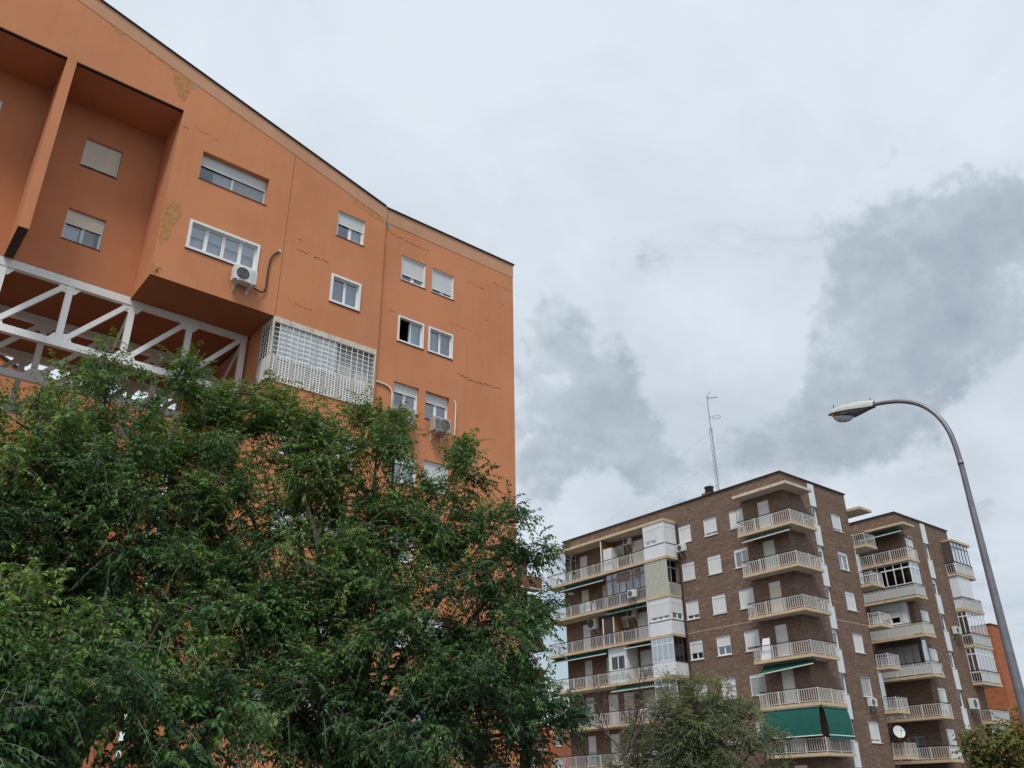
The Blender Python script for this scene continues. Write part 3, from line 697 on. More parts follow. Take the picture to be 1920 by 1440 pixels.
# ------------------------------------------------------------------ air conditioners
def air_con(fa, u, v, label, w=.80, h=.56, dp=.30, d0=.12, body='ac', mirror=False, legs=True, group='outdoor air conditioner units'):
    base = fa.P(u, v, d0 + dp / 2)
    A = thing('air_conditioner', base, label, 'air conditioner', group)
    mb = MB(); b = .02; w2 = w / 2
    def ring(dd, ins): return [fa.P(u - w2 + ins, v + ins, dd), fa.P(u + w2 - ins, v + ins, dd), fa.P(u + w2 - ins, v + h - ins, dd), fa.P(u - w2 + ins, v + h - ins, dd)]
    rs = [ring(d0, b), ring(d0 + b, 0), ring(d0 + dp - b, 0), ring(d0 + dp, b)]
    for a_, c_ in zip(rs[:-1], rs[1:]):
        for i in range(4): mb.quad(a_[i], a_[(i + 1) % 4], c_[(i + 1) % 4], c_[i])
    mb.quad(*rs[0][::-1]); mb.quad(*rs[-1])
    mb.build('casing', body, A)
    s = -1 if not mirror else 1
    if fa.ax == 'X': s = -s
    cu, cv, r = u + s * w * .13, v + h / 2, h * .40
    mb = MB(); dd = d0 + dp + .004; k = 28
    for i in range(k):
        t0, t1 = 2 * math.pi * i / k, 2 * math.pi * (i + 1) / k
        mb.poly([fa.P(cu, cv, dd), fa.P(cu + r * math.cos(t0), cv + r * math.sin(t0), dd), fa.P(cu + r * math.cos(t1), cv + r * math.sin(t1), dd)])
    g = mb.build('fan_opening', 'acdark', A)
    mb = MB()
    for rr in (r, r * .66, r * .33):
        mb.tube([fa.P(cu + rr * math.cos(2 * math.pi * i / k), cv + rr * math.sin(2 * math.pi * i / k), dd + .012) for i in range(k + 1)], .0045, 4, cap=False)
    for i in range(4):
        t = math.pi * i / 2 + .4; mb.tube([fa.P(cu, cv, dd + .012), fa.P(cu + r * math.cos(t), cv + r * math.sin(t), dd + .012)], .003, 4)
    mb.build('fan_guard', 'shutgrey', g)
    mb = MB()
    for i in range(6): fa.box(mb, u - s * w * .32 - .09, u - s * w * .32 + .09, v + .1 + i * .06, v + .12 + i * .06, d0 + dp, d0 + dp + .004)
    mb.build('louvre', 'acdark' if body == 'acold' else 'greypanel', A)
    if legs:
        for sx in (-.3, .3):
            mb = MB(); fa.box(mb, u + sx * w - .02, u + sx * w + .02, v - .04, v - .002, 0.003, d0 + dp); fa.box(mb, u + sx * w - .02, u + sx * w + .02, v - .3, v - .04, 0.003, .03)
            mb.beam(fa.P(u + sx * w, v - .27, .03), fa.P(u + sx * w, v - .045, d0 + dp - .05), .03, .02); mb.build('bracket', 'ac', A)
    return A
def pipe(A, pts, r, m):
    q = MB(); o = []
    P = [Vector(p) for p in pts]
    # round the bends
    o.append(P[0])
    for i in range(1, len(P) - 1):
        a, b, c = P[i - 1], P[i], P[i + 1]
        l0 = min(.3, (b - a).length * .5); l1 = min(.3, (c - b).length * .5)
        p0 = b + (a - b).normalized() * l0; p1 = b + (c - b).normalized() * l1
        for t in (0, .25, .5, .75, 1): o.append(p0 * (1 - t) ** 2 + b * 2 * t * (1 - t) + p1 * t * t)
    o.append(P[-1]); q.tube(o, r, 8); q.build('pipe', m, A, smooth=True)
a1 = air_con(F0, 8.70, 17.60, 'white air conditioner with black hose below the four-pane window')
pipe(a1, [F0.P(9.1, 17.62, .18), F0.P(9.50, 17.62, .06), F0.P(9.60, 17.85, .05), F0.P(9.58, 18.6, .05), F0.P(9.63, 19.25, .05), F0.P(9.9, 19.55, .03)], .028, 'black')
mb = MB(); mb.tube([F0.P(9.92, 19.58, 0), F0.P(9.92, 19.58, .03)], .06, 10); mb.build('wall_sleeve', 'sill', a1)
a2 = air_con(F1, 16.95, 14.29, 'aged grey air conditioner under right-hand window of the lowest clear pair', .78, .56, .32, .14, 'acold', mirror=True)
mb = MB()
for i in range(9): F1.box(mb, 16.62, 17.12, 14.36 + i * .05, 14.37 + i * .05, .46, .475)
mb.build('grille_bars', 'acold', a2)
pipe(a2, [F1.P(17.75, 14.2, .04), F1.P(17.80, 14.6, .04), F1.P(17.83, 15.85, .04), F1.P(17.76, 15.95, .02)], .028, 'whitepipe')
a3 = air_con(F1, 15.35, 14.30, 'air conditioner with long white pipe cover half hidden by tree leaves', .8, .56, .3, .12, 'acold')
pipe(a3, [F1.P(14.15, 15.72, .04), F1.P(14.6, 15.72, .04), F1.P(14.93, 15.6, .04), F1.P(14.93, 14.2, .04)], .035, 'whitepipe')

# ------------------------------------------------------------------ brown brick apartment blocks
FLOORS = range(6)
bal_mesh = {}
def baluster_mesh():
    if 'b' not in bal_mesh:
        q = MB(); q.box(-.0125, .0125, -.0125, .0125, 0, .76); o = q.build('baluster', 'rail', origin=(0, 0, 0)); bal_mesh['b'] = o.data; bpy.data.objects.remove(o)
    return bal_mesh['b']
def railing(B, path, z0, h=.95, single=False, pitch=.17, sheet=None, sheetfrom=0, missing=()):
    hb = MB(); rb = MB(); bb = MB(); pos = []; rm = random.choice(('rail', 'rail', 'railgrey', 'railcream'))
    for s, (a, b) in enumerate(zip(path[:-1], path[1:])):
        if s in missing: continue
        a, b = Vector((*a, 0)), Vector((*b, 0)); L = (b - a).length; d = (b - a).normalized()
        hb.beam(a + Vector((0, 0, z0 + h)) - d * .03, b + Vector((0, 0, z0 + h)) + d * .03, .06, .05)
        for zz in (.09, .85): rb.beam(a + Vector((0, 0, z0 + zz)), b + Vector((0, 0, z0 + zz)), .022, .028)
        npst = max(1, round(L / 1.4))
        for i in range(npst + 1):
            if i == 0 and s > 0 and (s - 1) not in missing: continue
            p = a + d * (L * i / npst); q = MB(); q.box(p.x - .022, p.x + .022, p.y - .022, p.y + .022, z0, z0 + h - .018); q.build('post', rm, B)
        nb = round(L / pitch)
        for i in range(1, nb):
            p = a + d * (L * i / nb)
            if single: pos.append(p)
            else: bb.box(p.x - .0125, p.x + .0125, p.y - .0125, p.y + .0125, z0 + .09, z0 + .85)
        if sheet and s >= sheetfrom:
            n_ = Vector((-d.y, d.x, 0)) * .03
            q = MB(); q.quad(a + n_ + Vector((0, 0, z0 + .1)), b + n_ + Vector((0, 0, z0 + .1)), b + n_ + Vector((0, 0, z0 + .84)), a + n_ + Vector((0, 0, z0 + .84)))
            q.build('railing_screen', sheet, B)
    hb.build('handrail', 'handrail', B); rb.build('rail', rm, B)
    if single:
        for p in pos:
            o = bpy.data.objects.new('baluster', baluster_mesh()); col.objects.link(o); o.parent = B
            o.location = p + Vector((0, 0, z0 + .09)) - ORI[0]
    else: tag(bb.build('balusters', rm, B), kind='stuff')
def slab(parent, poly_x0, x1, y0, y1, zb, t=.20, name='balcony', mat='fascia'):
    q = MB(); q.box(poly_x0, x1, y0, y1, zb, zb + t, 0, 1)
    return q.build(name, [mat, 'under'], parent)
def lslab(parent, x0, x1, y0, y1, xw, yw, zb, t=.20, name='balcony', mat='fascia', cut=.003):
    """an L round the near-left corner (xw, yw) of a block: outer corner (x0, y0), arms to x1 and y1"""
    q = MB(); c = cut
    P = [(x0, y0), (x1, y0), (x1, yw - c), (xw - c, yw - c), (xw - c, y1), (x0, y1)]
    bot = [(x, y, zb) for x, y in P]; top = [(x, y, zb + t) for x, y in P]
    q.quad(bot[3], bot[2], bot[1], bot[0], 1); q.quad(bot[0], bot[5], bot[4], bot[3], 1)
    q.quad(top[0], top[1], top[2], top[3]); q.quad(top[0], top[3], top[4], top[5])
    for i in range(6):
        j = (i + 1) % 6; q.quad(bot[i], bot[j], top[j], top[i])
    return q.build(name, [mat, 'under'], parent)
def shell(mb, x0, x1, y0, y1, h, FB, FC, holesB, holesC):
    FB.wall(mb, y0, y1, 0, h, holesB); FC.wall(mb, x0, x1, 0, h, holesC)
    mb.quad((x1, y0, 0), (x1, y1, 0), (x1, y1, h), (x1, y0, h)); mb.quad((x1, y1, 0), (x0, y1, 0), (x0, y1, h), (x1, y1, h))
    mb.quad((x0, y0, h - .02), (x1, y0, h - .02), (x1, y1, h - .02), (x0, y1, h - .02))
def coping(parent, x0, x1, y0, y1, h):
    q = MB(); o = .10
    q.box(x0 - o, x1 + o, y0 - o, y0 + .25, h, h + .09); q.box(x0 - o, x0 + .25, y0 + .25, y1 + o, h, h + .09)
    q.box(x1 - .25, x1 + o, y0 + .25, y1 + o, h, h + .09); q.box(x0 + .25, x1 - .25, y1 - .25, y1 + o, h, h + .09)
    q.build('coping', 'flash', parent)
def stair_strip(parent, fa, u0, u1, h, dz=3.0):
    q = MB(); fa.box(q, u0, u1, 21.73, h - .12, -.05, .05); q.build('panel', 'panelwhite', parent)
    for k in range(7):
        z = 21.73 - dz * k
        if z - 1.4 < .5: break
        w = window(parent, fa, u0 + .03, u1 - .03, z - 1.40, z, n=1, shut=(0, .3, 0, .2, 0)[k % 5], d=-.1, fw=.07, sill='sill', curtain='curtainb' if k % 3 == 0 else None)
        q = MB(); fa.box(q, u0, u1, z - 3.0 + .003, z - 1.46, -.05, .05); q.build('panel', 'panelwhite', parent)

# ---- near block
X1, Y1, XE, YE, H = 53.46, 33.88, 62.03, 57.56, 23.63
N1 = thing('brick_apartment_block', (X1 + 4, Y1 + 12, 0), 'nearer brown brick apartment block with wrap-around corner balconies', 'building', 'brown brick apartment blocks')
FB = Fa('X', X1); FC = Fa('Y', Y1)
cols = [(42.63, 43.88), (40.05, 41.33), (37.53, 38.82)]
door = (35.2, 36.22)
hB, hC = [], []
for k in range(7):
    z = 20.43 - 3 * k
    for c in cols: hB.append((*c, z, z + 1.43, .16))
    hB.append((*door, z - .70, z + 1.45, .16))
    for c in ((54.55, 55.5), (51.75, 52.9), (50.0, 51.15), (47.78, 49.05)):
        hB.append((*c, z - (.9 if c[0] != 50.0 else -.1), z + 1.38, .16))
    hC.append((59.58, 60.90, z - .09, z + 1.31, .16))
    hC.append((56.92, 57.68, z - .1, z + 1.30, .16))
mb = MB(); shell(mb, X1, XE, Y1, YE, H, FB, FC, hB, hC); mb.build('wall', 'brick', N1)
coping(N1, X1, XE, Y1, YE, H)
# soldier courses at the floor lines
for k in range(7):
    zc = 19.42 - 3 * k
    for (f_, a_, b_) in ((FB, 37.55, 44.0), (FC, 57.8, XE)):
        q = MB(); f_.box(q, a_, b_, zc, zc + .03, 0, .006); q.build('floor_joint', 'fascia2' if k == 2 else 'brick', N1)
shB = {0: (1., .86, .97), 1: (.97, 1., 0), 2: (.80, .97, 1.), 3: (.60, .55, .82), 4: (1., .9, 1.), 5: (.8, 1, .7), 6: (.7, 1, 1)}
for k in range(7):
    z = 20.43 - 3 * k
    for i, c in enumerate(cols):
        sh = shB[k][i]; bx = .20 if (k == 1 or (k + i) % 3 == 0) else 0
        window(N1, FB, *c, z, z + 1.43, n=2, shut=sh, d=-.10, fw=.055, box=bx, shutmat='shutgrey' if (k == 4 and i == 2) else 'shut',
               curtain='curtainb' if (k == 1 and i == 2) else None, sashw=.05, proud=.03, pitch=.09)
    dm = ('shut', 'mint', 'shutbeige', 'shut', 'shut', 'shut', 'shut')[k]
    window(N1, FB, *door, z - .70, z + 1.45, n=1, shut=1., d=-.10, fw=.05, box=.26, shutmat=dm, sill=None, pitch=.09)
    sc = (.88, 0, 1, 1, 1, .88, 1)[k]
    window(N1, FC, 59.58, 60.90, z - .09, z + 1.31, n=2, shut=sc, d=-.10, fw=.055, box=.18 if k in (1, 2) else 0, shutmat='shutgrey' if k == 4 else 'shut', curtain='curtain' if k == 1 else None, sashw=.05, proud=.03, pitch=.09)
stair_strip(N1, FC, 56.92, 57.68, H)
# left-hand balcony doors
for k in range(7):
    z = 20.43 - 3 * k
    dm = ('shut', 'shutbeige', 'shut', 'shut', 'shut', 'shut', 'shut')[k]
    for j, c in enumerate(((54.55, 55.5), (51.75, 52.9), (47.78, 49.05))):
        window(N1, FB, *c, z - .9, z + 1.38, n=1 if j != 2 else 2, shut=(1., .62, .98, .45, 1., 1., 1.)[(k * 2 + j) % 7] if not (k == 1 and j == 0) else 1.,
               d=-.08, fw=.06, box=.26, shutmat=('shutbeige' if (j == 2 and k == 0) or k == 1 else dm), sill=None, pitch=.09)
    window(N1, FB, 50.0, 51.15, z + .1, z + 1.38, n=2, shut=(1., .4, .75, .2, 1., 1., 1.)[k], d=-.08, fw=.05, box=.2, shutmat='shutbeige', pitch=.09)
# corner balconies
for k in FLOORS:
    zb = 19.30 - 3 * k
    B = lslab(N1, X1 - 1.06, 55.62, Y1 - 1.02, 37.5, X1, Y1, zb)
    x0, y0 = X1 - 1.0, Y1 - .96
    railing(B, [(X1 - .03, 37.42), (x0, 37.42), (x0, y0), (55.55, y0), (55.55, Y1 - .03)], zb + .2, single=(k < 4))
Cn = lslab(N1, X1 - 1.08, 55.72, Y1 - 1.04, 37.55, X1, Y1, 22.28, .20, 'canopy', 'fascia2')
q = MB(); q.tube([(X1 - 1.0, 37.4, 20.45), (X1 - 1.0, 37.4, 22.28)], .018, 6); q.tube([(X1 - 1.0, Y1 - .95, 20.45), (X1 - 1.0, Y1 - .95, 22.28)], .018, 6); q.build('awning_pole', 'pipe', Cn)
# left-hand balconies and their canopy
XB0, YB0, YB1 = X1 - 1.52, 44.1, 58.38
Ls = []
for k in FLOORS:
    zb = 19.17 - 3 * k
    B = MB(); B.box(XB0, X1 - .003, YB0, YB1, zb, zb + .2, 0, 1); B.box(X1 - .003, X1 + 2.3, YE + .003, YB1, zb, zb + .2, 0, 1)
    B = B.build('balcony', ['fascia', 'under'], N1); Ls.append(B)
    xr = XB0 + .07
    a = 46.45 if k in (0, 1, 2, 3, 4) else YB0 + .05
    pth = [(xr, a), (xr, YB1 - .07), (X1 + 2.2, YB1 - .07)] if k < 5 else [(X1 - .03, a), (xr, a), (xr, YB1 - .07), (X1 + 2.2, YB1 - .07)]
    railing(B, pth, zb + .2, pitch=.18)
q = MB(); q.box(XB0, X1 - .003, YB0 - .02, YB1 + .05, 22.17, 22.38, 0, 1); q.box(X1 - .003, X1 + 2.3, YE + .003, YB1 + .05, 22.17, 22.38, 0, 1); q.build('canopy', ['fascia', 'under'], N1)
# downpipes where the galleries meet the plain wall
for yy in (43.98, 44.06):
    q = MB(); q.tube([(X1 - .06, yy, .2), (X1 - .06, yy, 22.1)], .045, 6); q.build('downpipe', 'pipe', N1)
FG = Fa('X', XB0 + .06); FGs = Fa('Y', YB0 + .05)
# k0: white panelled gallery
def white_gallery(z0, z1, sill, shut_h, tall=False, seam=False):
    q = MB()
    FG.box(q, YB0 + .08, 46.4, z0, sill, -.04, 0); FG.box(q, YB0 + .08, 46.4, z1 - .42, z1, -.04, 0); FG.box(q, 46.28, 46.4, sill, z1 - .42, -.04, 0); FG.box(q, YB0 + .08, YB0 + .16, sill, z1 - .42, -.04, 0)
    FGs.box(q, XB0 + .02, X1 - .01, z0, sill, -.04, 0); FGs.box(q, XB0 + .02, X1 - .01, z1 - .42, z1, -.04, 0); FGs.box(q, XB0 + .02, XB0 + .14, sill, z1 - .42, -.04, 0); FGs.box(q, X1 - .12, X1 - .01, sill, z1 - .42, -.04, 0)
    q.box(XB0 + .1, X1, 46.36, 46.4, z0, z1)
    g = q.build('white_gallery', 'panelwhite', N1)
    q = MB(); FG.box(q, YB0 + .06, 46.42, sill - .02, sill + .02, 0, .03); FGs.box(q, XB0 + .02, X1, sill - .02, sill + .02, 0, .03); q.build('ledge', 'pipe', g)
    return g
g = white_gallery(19.37, 22.17, 20.42, .7)
window(g, FG, 45.0, 46.26, 20.45, 21.74, n=2, shut=.72, d=-.02, fw=.04, sill=None, sashw=.07, glassm='glassblue', pitch=.09)
q = MB(); FG.box(q, 44.28, 44.98, 20.45, 21.74, -.03, -.015); q.build('blank_panel', 'panelwhite', g)
q = MB(); FGs.box(q, XB0 + .16, X1 - .14, 20.45, 21.74, -.03, -.015); q.build('shutter', 'shut', g)
# k1: beige lattice panel with open corner
z0, z1 = 16.37, 19.17
q = MB(); FG.box(q, YB0 + .05, 46.45, z0 - .3, z1, -.02, -.012); L = q.build('lattice_panel', 'latticeback', N1)
for i in range(19):
    y = YB0 + .1 + i * .128; q = MB(); FG.box(q, y - .012, y + .012, z0 - .3, z1, -.01, .014); q.build('slat', 'lattice', L)
for i in range(17):
    zz = z0 - .2 + i * .18; q = MB(); FG.box(q, YB0 + .06, 46.45, zz - .01, zz + .01, .015, .024); q.build('slat', 'lattice', L)
glazing(N1, FGs, XB0 + .1, X1 - .05, 17.35, 19.17, -.3, 2, 18.55, frame='alu', pane='glassdark', name='side_window')
railing(Ls[1], [(XB0 + .12, YB0 + .06), (X1 - .03, YB0 + .06)], 16.37, pitch=.12)
# k1: brown glazed enclosure behind the railing
FGb = Fa('X', XB0 + .22)
glazing(N1, FGb, 46.5, 51.05, 16.4, 19.17, 0, 6, 18.55, frame='browngl', pane='glass', name='brown_gallery', fw=.13, bottom=17.2, bottommat='browngl')
for (a, b) in ((47.1, 47.75), (48.3, 49.8)):
    q = MB(); FGb.box(q, a, b, 18.2, 18.95, .005, .02); q.build('brown_shutter', 'browngl', N1)
# k2: white shuttered gallery
g = white_gallery(13.37, 16.17, 14.42, .5)
window(g, FG, 44.3, 46.26, 14.45, 15.74, n=3, shut=.78, d=-.02, fw=.04, sill=None, sashw=.09, pitch=.09)
window(g, FGs, XB0 + .16, X1 - .14, 14.45, 15.74, n=2, shut=.62, d=-.02, fw=.04, sill=None, sashw=.08, pitch=.09)
q = MB(); q.box(XB0 + .02, XB0 + .1, 46.45, 46.53, 13.37, 16.17); q.build('corner_post', 'white', g)
# k3: white framed glass gallery
g = glazing(N1, FG, YB0 + .1, 46.4, 11.4, 13.17, 0, 4, 12.7, name='glass_gallery', pane='glassblue', fw=.08)
q = MB(); FG.box(q, YB0 + .1, 46.4, 10.37, 11.4, -.04, 0); q.build('parapet_panel', 'panelwhite', g)
glazing(N1, FGs, XB0 + .1, X1 - .02, 11.3, 13.17, 0, 3, frame='browngl', pane='glassdark', name='side_window')
q = MB(); FGs.box(q, XB0 + .1, X1 - .02, 10.37, 11.3, -.04, 0); q.build('side_panel', 'panelwhite', N1)
# k3: white box room half way along
q = MB(); FGw = Fa('X', XB0 + .25)
FGw.box(q, 49.3, 51.3, 10.4, 11.35, -.04, 0); FGw.box(q, 49.3, 51.3, 12.5, 13.16, -.04, 0); FGw.box(q, 51.1, 51.3, 11.35, 12.5, -.04, 0); FGw.box(q, 49.3, 49.5, 11.35, 12.5, -.04, 0); q.box(XB0 + .3, X1, 49.25, 49.295, 10.4, 13.16)
w3 = q.build('white_box_room', 'panelwhite', N1)
window(w3, FGw, 49.5, 51.1, 11.35, 12.5, n=2, shut=0, d=-.02, fw=.05, sill=None, glassm='glassdark')
q = MB(); q.box(XB0 + .15, X1, 46.36, 46.4, 10.37, 13.16); q.build('partition', 'panelwhite', N1)
g = glazing(N1, FG, YB0 + .1, 46.4, 8.4, 10.17, 0, 3, 9.7, name='glass_gallery', pane='glass', fw=.08)
q = MB(); FG.box(q, YB0 + .1, 46.4, 7.37, 8.4, -.04, 0); q.build('parapet_panel', 'panelwhite', g)
# top floor: glazed end, partition and cupboard
glazing(N1, Fa('Y', 55.95), XB0 + .15, X1 - .05, 19.4, 22.15, 0, 2, 21.6, name='glazed_end', pane='glass')
glazing(N1, Fa('X', XB0 + .12), 55.95, 58.2, 20.4, 22.15, 0, 2, 21.6, name='glazed_end', pane='glassblue')
q = MB(); q.box(XB0 + .1, X1 - .01, 51.27, 51.32, 19.38, 22.16); q.build('partition', 'brownpanel', N1)
q = MB(); q.box(XB0 + .03, XB0 + .1, 51.26, 51.33, 19.38, 22.16); q.build('partition_post', 'white', N1)
# top of the roof: chimney
q = MB(); q.box(55.0, 56.0, 41.45, 42.35, H, 24.55); q.build('chimney', 'brickred2', N1)
q = MB()
for i in range(4): q.tube([(55.5, 41.9, 24.56 + i * .14), (55.5, 41.9, 24.63 + i * .14)], .34 + .03 * (i % 2), 12)
q.tube([(55.5, 41.9, 24.56), (55.5, 41.9, 25.05)], .27, 12); q.tube([(55.5, 41.9, 25.06), (55.5, 41.9, 25.12)], .4, 12); q.build('chimney_cowl', 'flash', N1)
# balconies on the far side that poke past the corner
for k in FLOORS:
    zb = 19.30 - 3 * k
    B = slab(N1, XE + .15, 63.82, 32.92, 37.0, zb)
    q = MB(); q.box(XE + .003, XE + .15, Y1 + .003, 37.0, zb, zb + .2); q.build('slab_joint', 'fascia', B)
    railing(B, [(XE + .22, Y1 - .02), (XE + .22, 32.98), (63.75, 32.98), (63.75, 36.9)], zb + .2, pitch=.18)
slab(N1, XE + .15, 63.95, 32.84, 37.0, 22.28, .2, 'canopy')
glazing(N1, Fa('X', XE + .3), 33.9, 35.6, 7.6, 10.2, 0, 2, 9.6, name='glazed_end', pane='glassblue')
glazing(N1, Fa('Y', 33.85), XE + .05, XE + .55, 7.6, 10.2, 0, 1, 9.5, name='glazed_end', pane='glassblue')
glazing(N1, Fa('Y', 33.85), XE + .05, XE + .45, 16.6, 19.2, 0, 1, 18.5, name='glazed_end', pane='glassblue')

# ---- far block
X2, XE2 = 69.65, 78.8
N2 = thing('brick_apartment_block', (X2 + 4, Y1 + 12, 0), 'farther brown brick apartment block partly hidden behind the nearer one', 'building', 'brown brick apartment blocks')
FB2 = Fa('X', X2)
hC = []
for k in range(7):
    z = 20.40 - 3 * k
    hC.append((70.65, 71.92, z - 1.0 - .02 if False else z - .85, z + 1.27, .16)); hC.append((73.86, 74.64, z - .1, z + 1.3, .16))
hB = [(35.2, 36.6, 4.6, 6.2, .16)]
mb = MB(); shell(mb, X2, XE2, Y1, YE, H, FB2, FC, hB, hC); mb.build('wall', 'brick', N2)
coping(N2, X2, XE2, Y1, YE, H)
for k in range(7):
    z = 20.40 - 3 * k
    window(N2, FC, 70.65, 71.92, z - .85, z + 1.27, n=2, shut=(.8, .7, .97, .9, .78, .8, 1)[k], d=-.08, fw=.06, box=.12, sill=None, sashw=.06, proud=.03, pitch=.09)
window(N2, FB2, 35.2, 36.6, 4.6, 6.2, n=2, d=-.08, fw=.05, sill=None, curtain='curtain', frame='alu')
stair_strip(N2, FC, 73.86, 74.64, H)
for k in range(7):
    zc = 19.35 - 3 * k; 
    for (a_, b_) in ((72.1, 73.7), (74.8, XE2)):
        q = MB(); FC.box(q, a_, b_, zc, zc + .05, 0, .008); q.build('floor_joint', 'brick', N2)
for k in FLOORS:
    zb = 19.24 - 3 * k
    B = lslab(N2, X2 - 1.08, 70.26, Y1 - 1.0, 37.45, X2, Y1, zb)
    x0, y0 = X2 - 1.02, Y1 - .94
    railing(B, [(X2 - .03, 37.4), (x0, 37.4), (x0, y0), (70.2, y0), (70.2, Y1 - .03)], zb + .2, sheet={1: 'greypanel', 2: 'greypanel', 3: 'greypanel', 5: 'sheet'}.get(k), sheetfrom=1 if k != 5 else 2, pitch=.18)
    Bs = lslab(N2, 76.95, 80.4, Y1 - .9, 36.0, XE2 + .01, Y1, zb - .02) if False else None
    q = MB(); q.box(76.95, 80.4, Y1 - .9, Y1 - .003, zb, zb + .2, 0, 1); q.box(XE2 + .003, 80.4, Y1 - .003, 36.5, zb, zb + .2, 0, 1); Bs = q.build('balcony', ['fascia', 'under'], N2)
    railing(Bs, [(77.02, Y1 - .03), (77.02, Y1 - .84), (80.33, Y1 - .84), (80.33, 36.4)], zb + .2, sheet='greypanel', sheetfrom=1, pitch=.18)
lslab(N2, X2 - 1.0, 70.5, Y1 - 1.08, 37.6, X2, Y1, 22.26, .17, 'canopy')
q = MB(); q.box(77.35, 80.8, Y1 - .9, Y1 - .003, 22.3, 22.5, 0, 1); q.box(XE2 + .003, 80.8, Y1 - .003, 36.5, 22.3, 22.5, 0, 1); q.build('canopy', ['fascia', 'under'], N2)
# galleries on the far block
Fx = Fa('X', X2 - .92); Fy = Fa('Y', Y1 - .86)
g = glazing(N2, Fx, Y1 - .86, 37.3, 17.4, 19.23, 0, 6, 18.75, name='glass_gallery', pane='glassdark', fw=.1)
glazing(N2, Fy, X2 - .92, 70.1, 17.4, 19.23, 0, 2, 18.75, name='glass_gallery', pane='glassblue', fw=.1)
Fx2 = Fa('X', X2 - .55)
q = MB(); Fx2.box(q, 34.4, 37.3, 13.45, 14.55, -.04, 0); Fx2.box(q, 34.4, 37.3, 15.85, 16.2, -.04, 0); Fx2.box(q, 34.4, 34.75, 14.55, 15.85, -.04, 0); q.box(X2 - .51, X2, 34.35, 34.4, 13.45, 16.2)
g = q.build('white_gallery', 'panelwhite', N2)
window(g, Fx2, 34.8, 36.6, 14.5, 15.85, n=2, shut=.6, d=-.01, fw=.06, sill=None, glassm='glassdark', sashw=.1, pitch=.09)
q = MB(); Fx2.box(q, 36.62, 37.3, 14.55, 15.85, -.03, -.01); q.build('blank_panel', 'panelwhite', g)
Fx3 = Fa('X', X2 - .75)
g = glazing(N2, Fx3, 33.6, 37.3, 11.3, 13.2, 0, 5, 12.8, name='glass_gallery', frame='browngl', pane='glass', fw=.07)
q = MB()
for i in range(40):
    a, b = 33.9 + i * .085, 33.9 + (i + 1) * .085; Fx3.quad(q, [(a, 10.6, -.15 - .05 * (i % 2)), (b, 10.6, -.15 - .05 * ((i + 1) % 2)), (b, 12.8, -.15 - .05 * ((i + 1) % 2)), (a, 12.8, -.15 - .05 * (i % 2))])
q.build('curtain', 'curtain', g)
glazing(N2, Fa('Y', Y1 - .4), X2 - .75, X2 - .05, 10.5, 13.2, 0, 1, 12.4, name='glass_gallery', pane='glassblue')
# right-hand galleries
Fx = Fa('X', 77.05); Fy = Fa('Y', Y1 - .8)
styles = {0: ('browngl', 'glassblue', 20.42, 22.3, 21.8), 2: ('white', 'glass', 14.2, 16.24, 15.8), 3: ('white', 'glassblue', 11.2, 13.24, 12.7)}
for k, (fr, pn, a, b, t) in styles.items():
    glazing(N2, Fx, Y1 - .8, Y1 - .02, a, b, 0, 2, t, name='glass_gallery', frame=fr, pane=pn, fw=.09)
    glazing(N2, Fy, 77.05, 80.2, a, b, 0, 5, t, name='glass_gallery', frame=fr, pane=pn, fw=.09)
q = MB(); Fx.box(q, Y1 - .8, Y1 - .01, 16.45, 19.23, -.04, 0); Fy.box(q, 77.09, 79.3, 16.45, 19.23, -.04, 0); q.build('white_gallery', 'panelwhite', N2)
q = MB(); Fx.box(q, Y1 - .8, Y1 - .01, 5.4, 7.2, -.04, 0); Fy.box(q, 77.09, 79.9, 5.4, 7.2, -.04, 0); q.build('white_gallery', 'panelwhite', N2) if False else None
mb = MB(); mb.box(77.1, 79.9, Y1 - .6, Y1 - .56, 4.4, 7.2); mb.build('white_gallery', 'panelwhite', N2)

# ------------------------------------------------------------------ things fixed to or standing on the brown blocks
air_con(FB, 43.52, 19.72, 'white air conditioner beside the topmost white panelled gallery', .84, .56, .3, .1)
air_con(FB, 49.25, 21.55, 'air conditioner high on the wall of the top left balcony', .86, .58, .3, .1)
air_con(Fa('X', XB0 + .02), 47.8, 16.66, 'white air conditioner hung outside the railing beside lattice panel', .8, .58, .3, .06)
air_con(FB, 53.85, 15.2, 'large air conditioner above the third left-hand balcony door', 1.1, .92, .36, .12)
air_con(FB, 49.3, 15.5, 'air conditioner above the shuttered window on the third balcony', .95, .6, .32, .12)
air_con(FC, 60.15, 7.68, 'small air conditioner under a grey shuttered window of nearer block', .85, .52, .3, .1)
air_con(FC, 75.6, 8.3, 'air conditioner on bare brick beside orange brick gable', 1.1, .8, .36, .14)
air_con(FC, 75.65, 14.2, 'air conditioner squeezed beside white framed gallery of farther block', .9, .6, .32, .12)

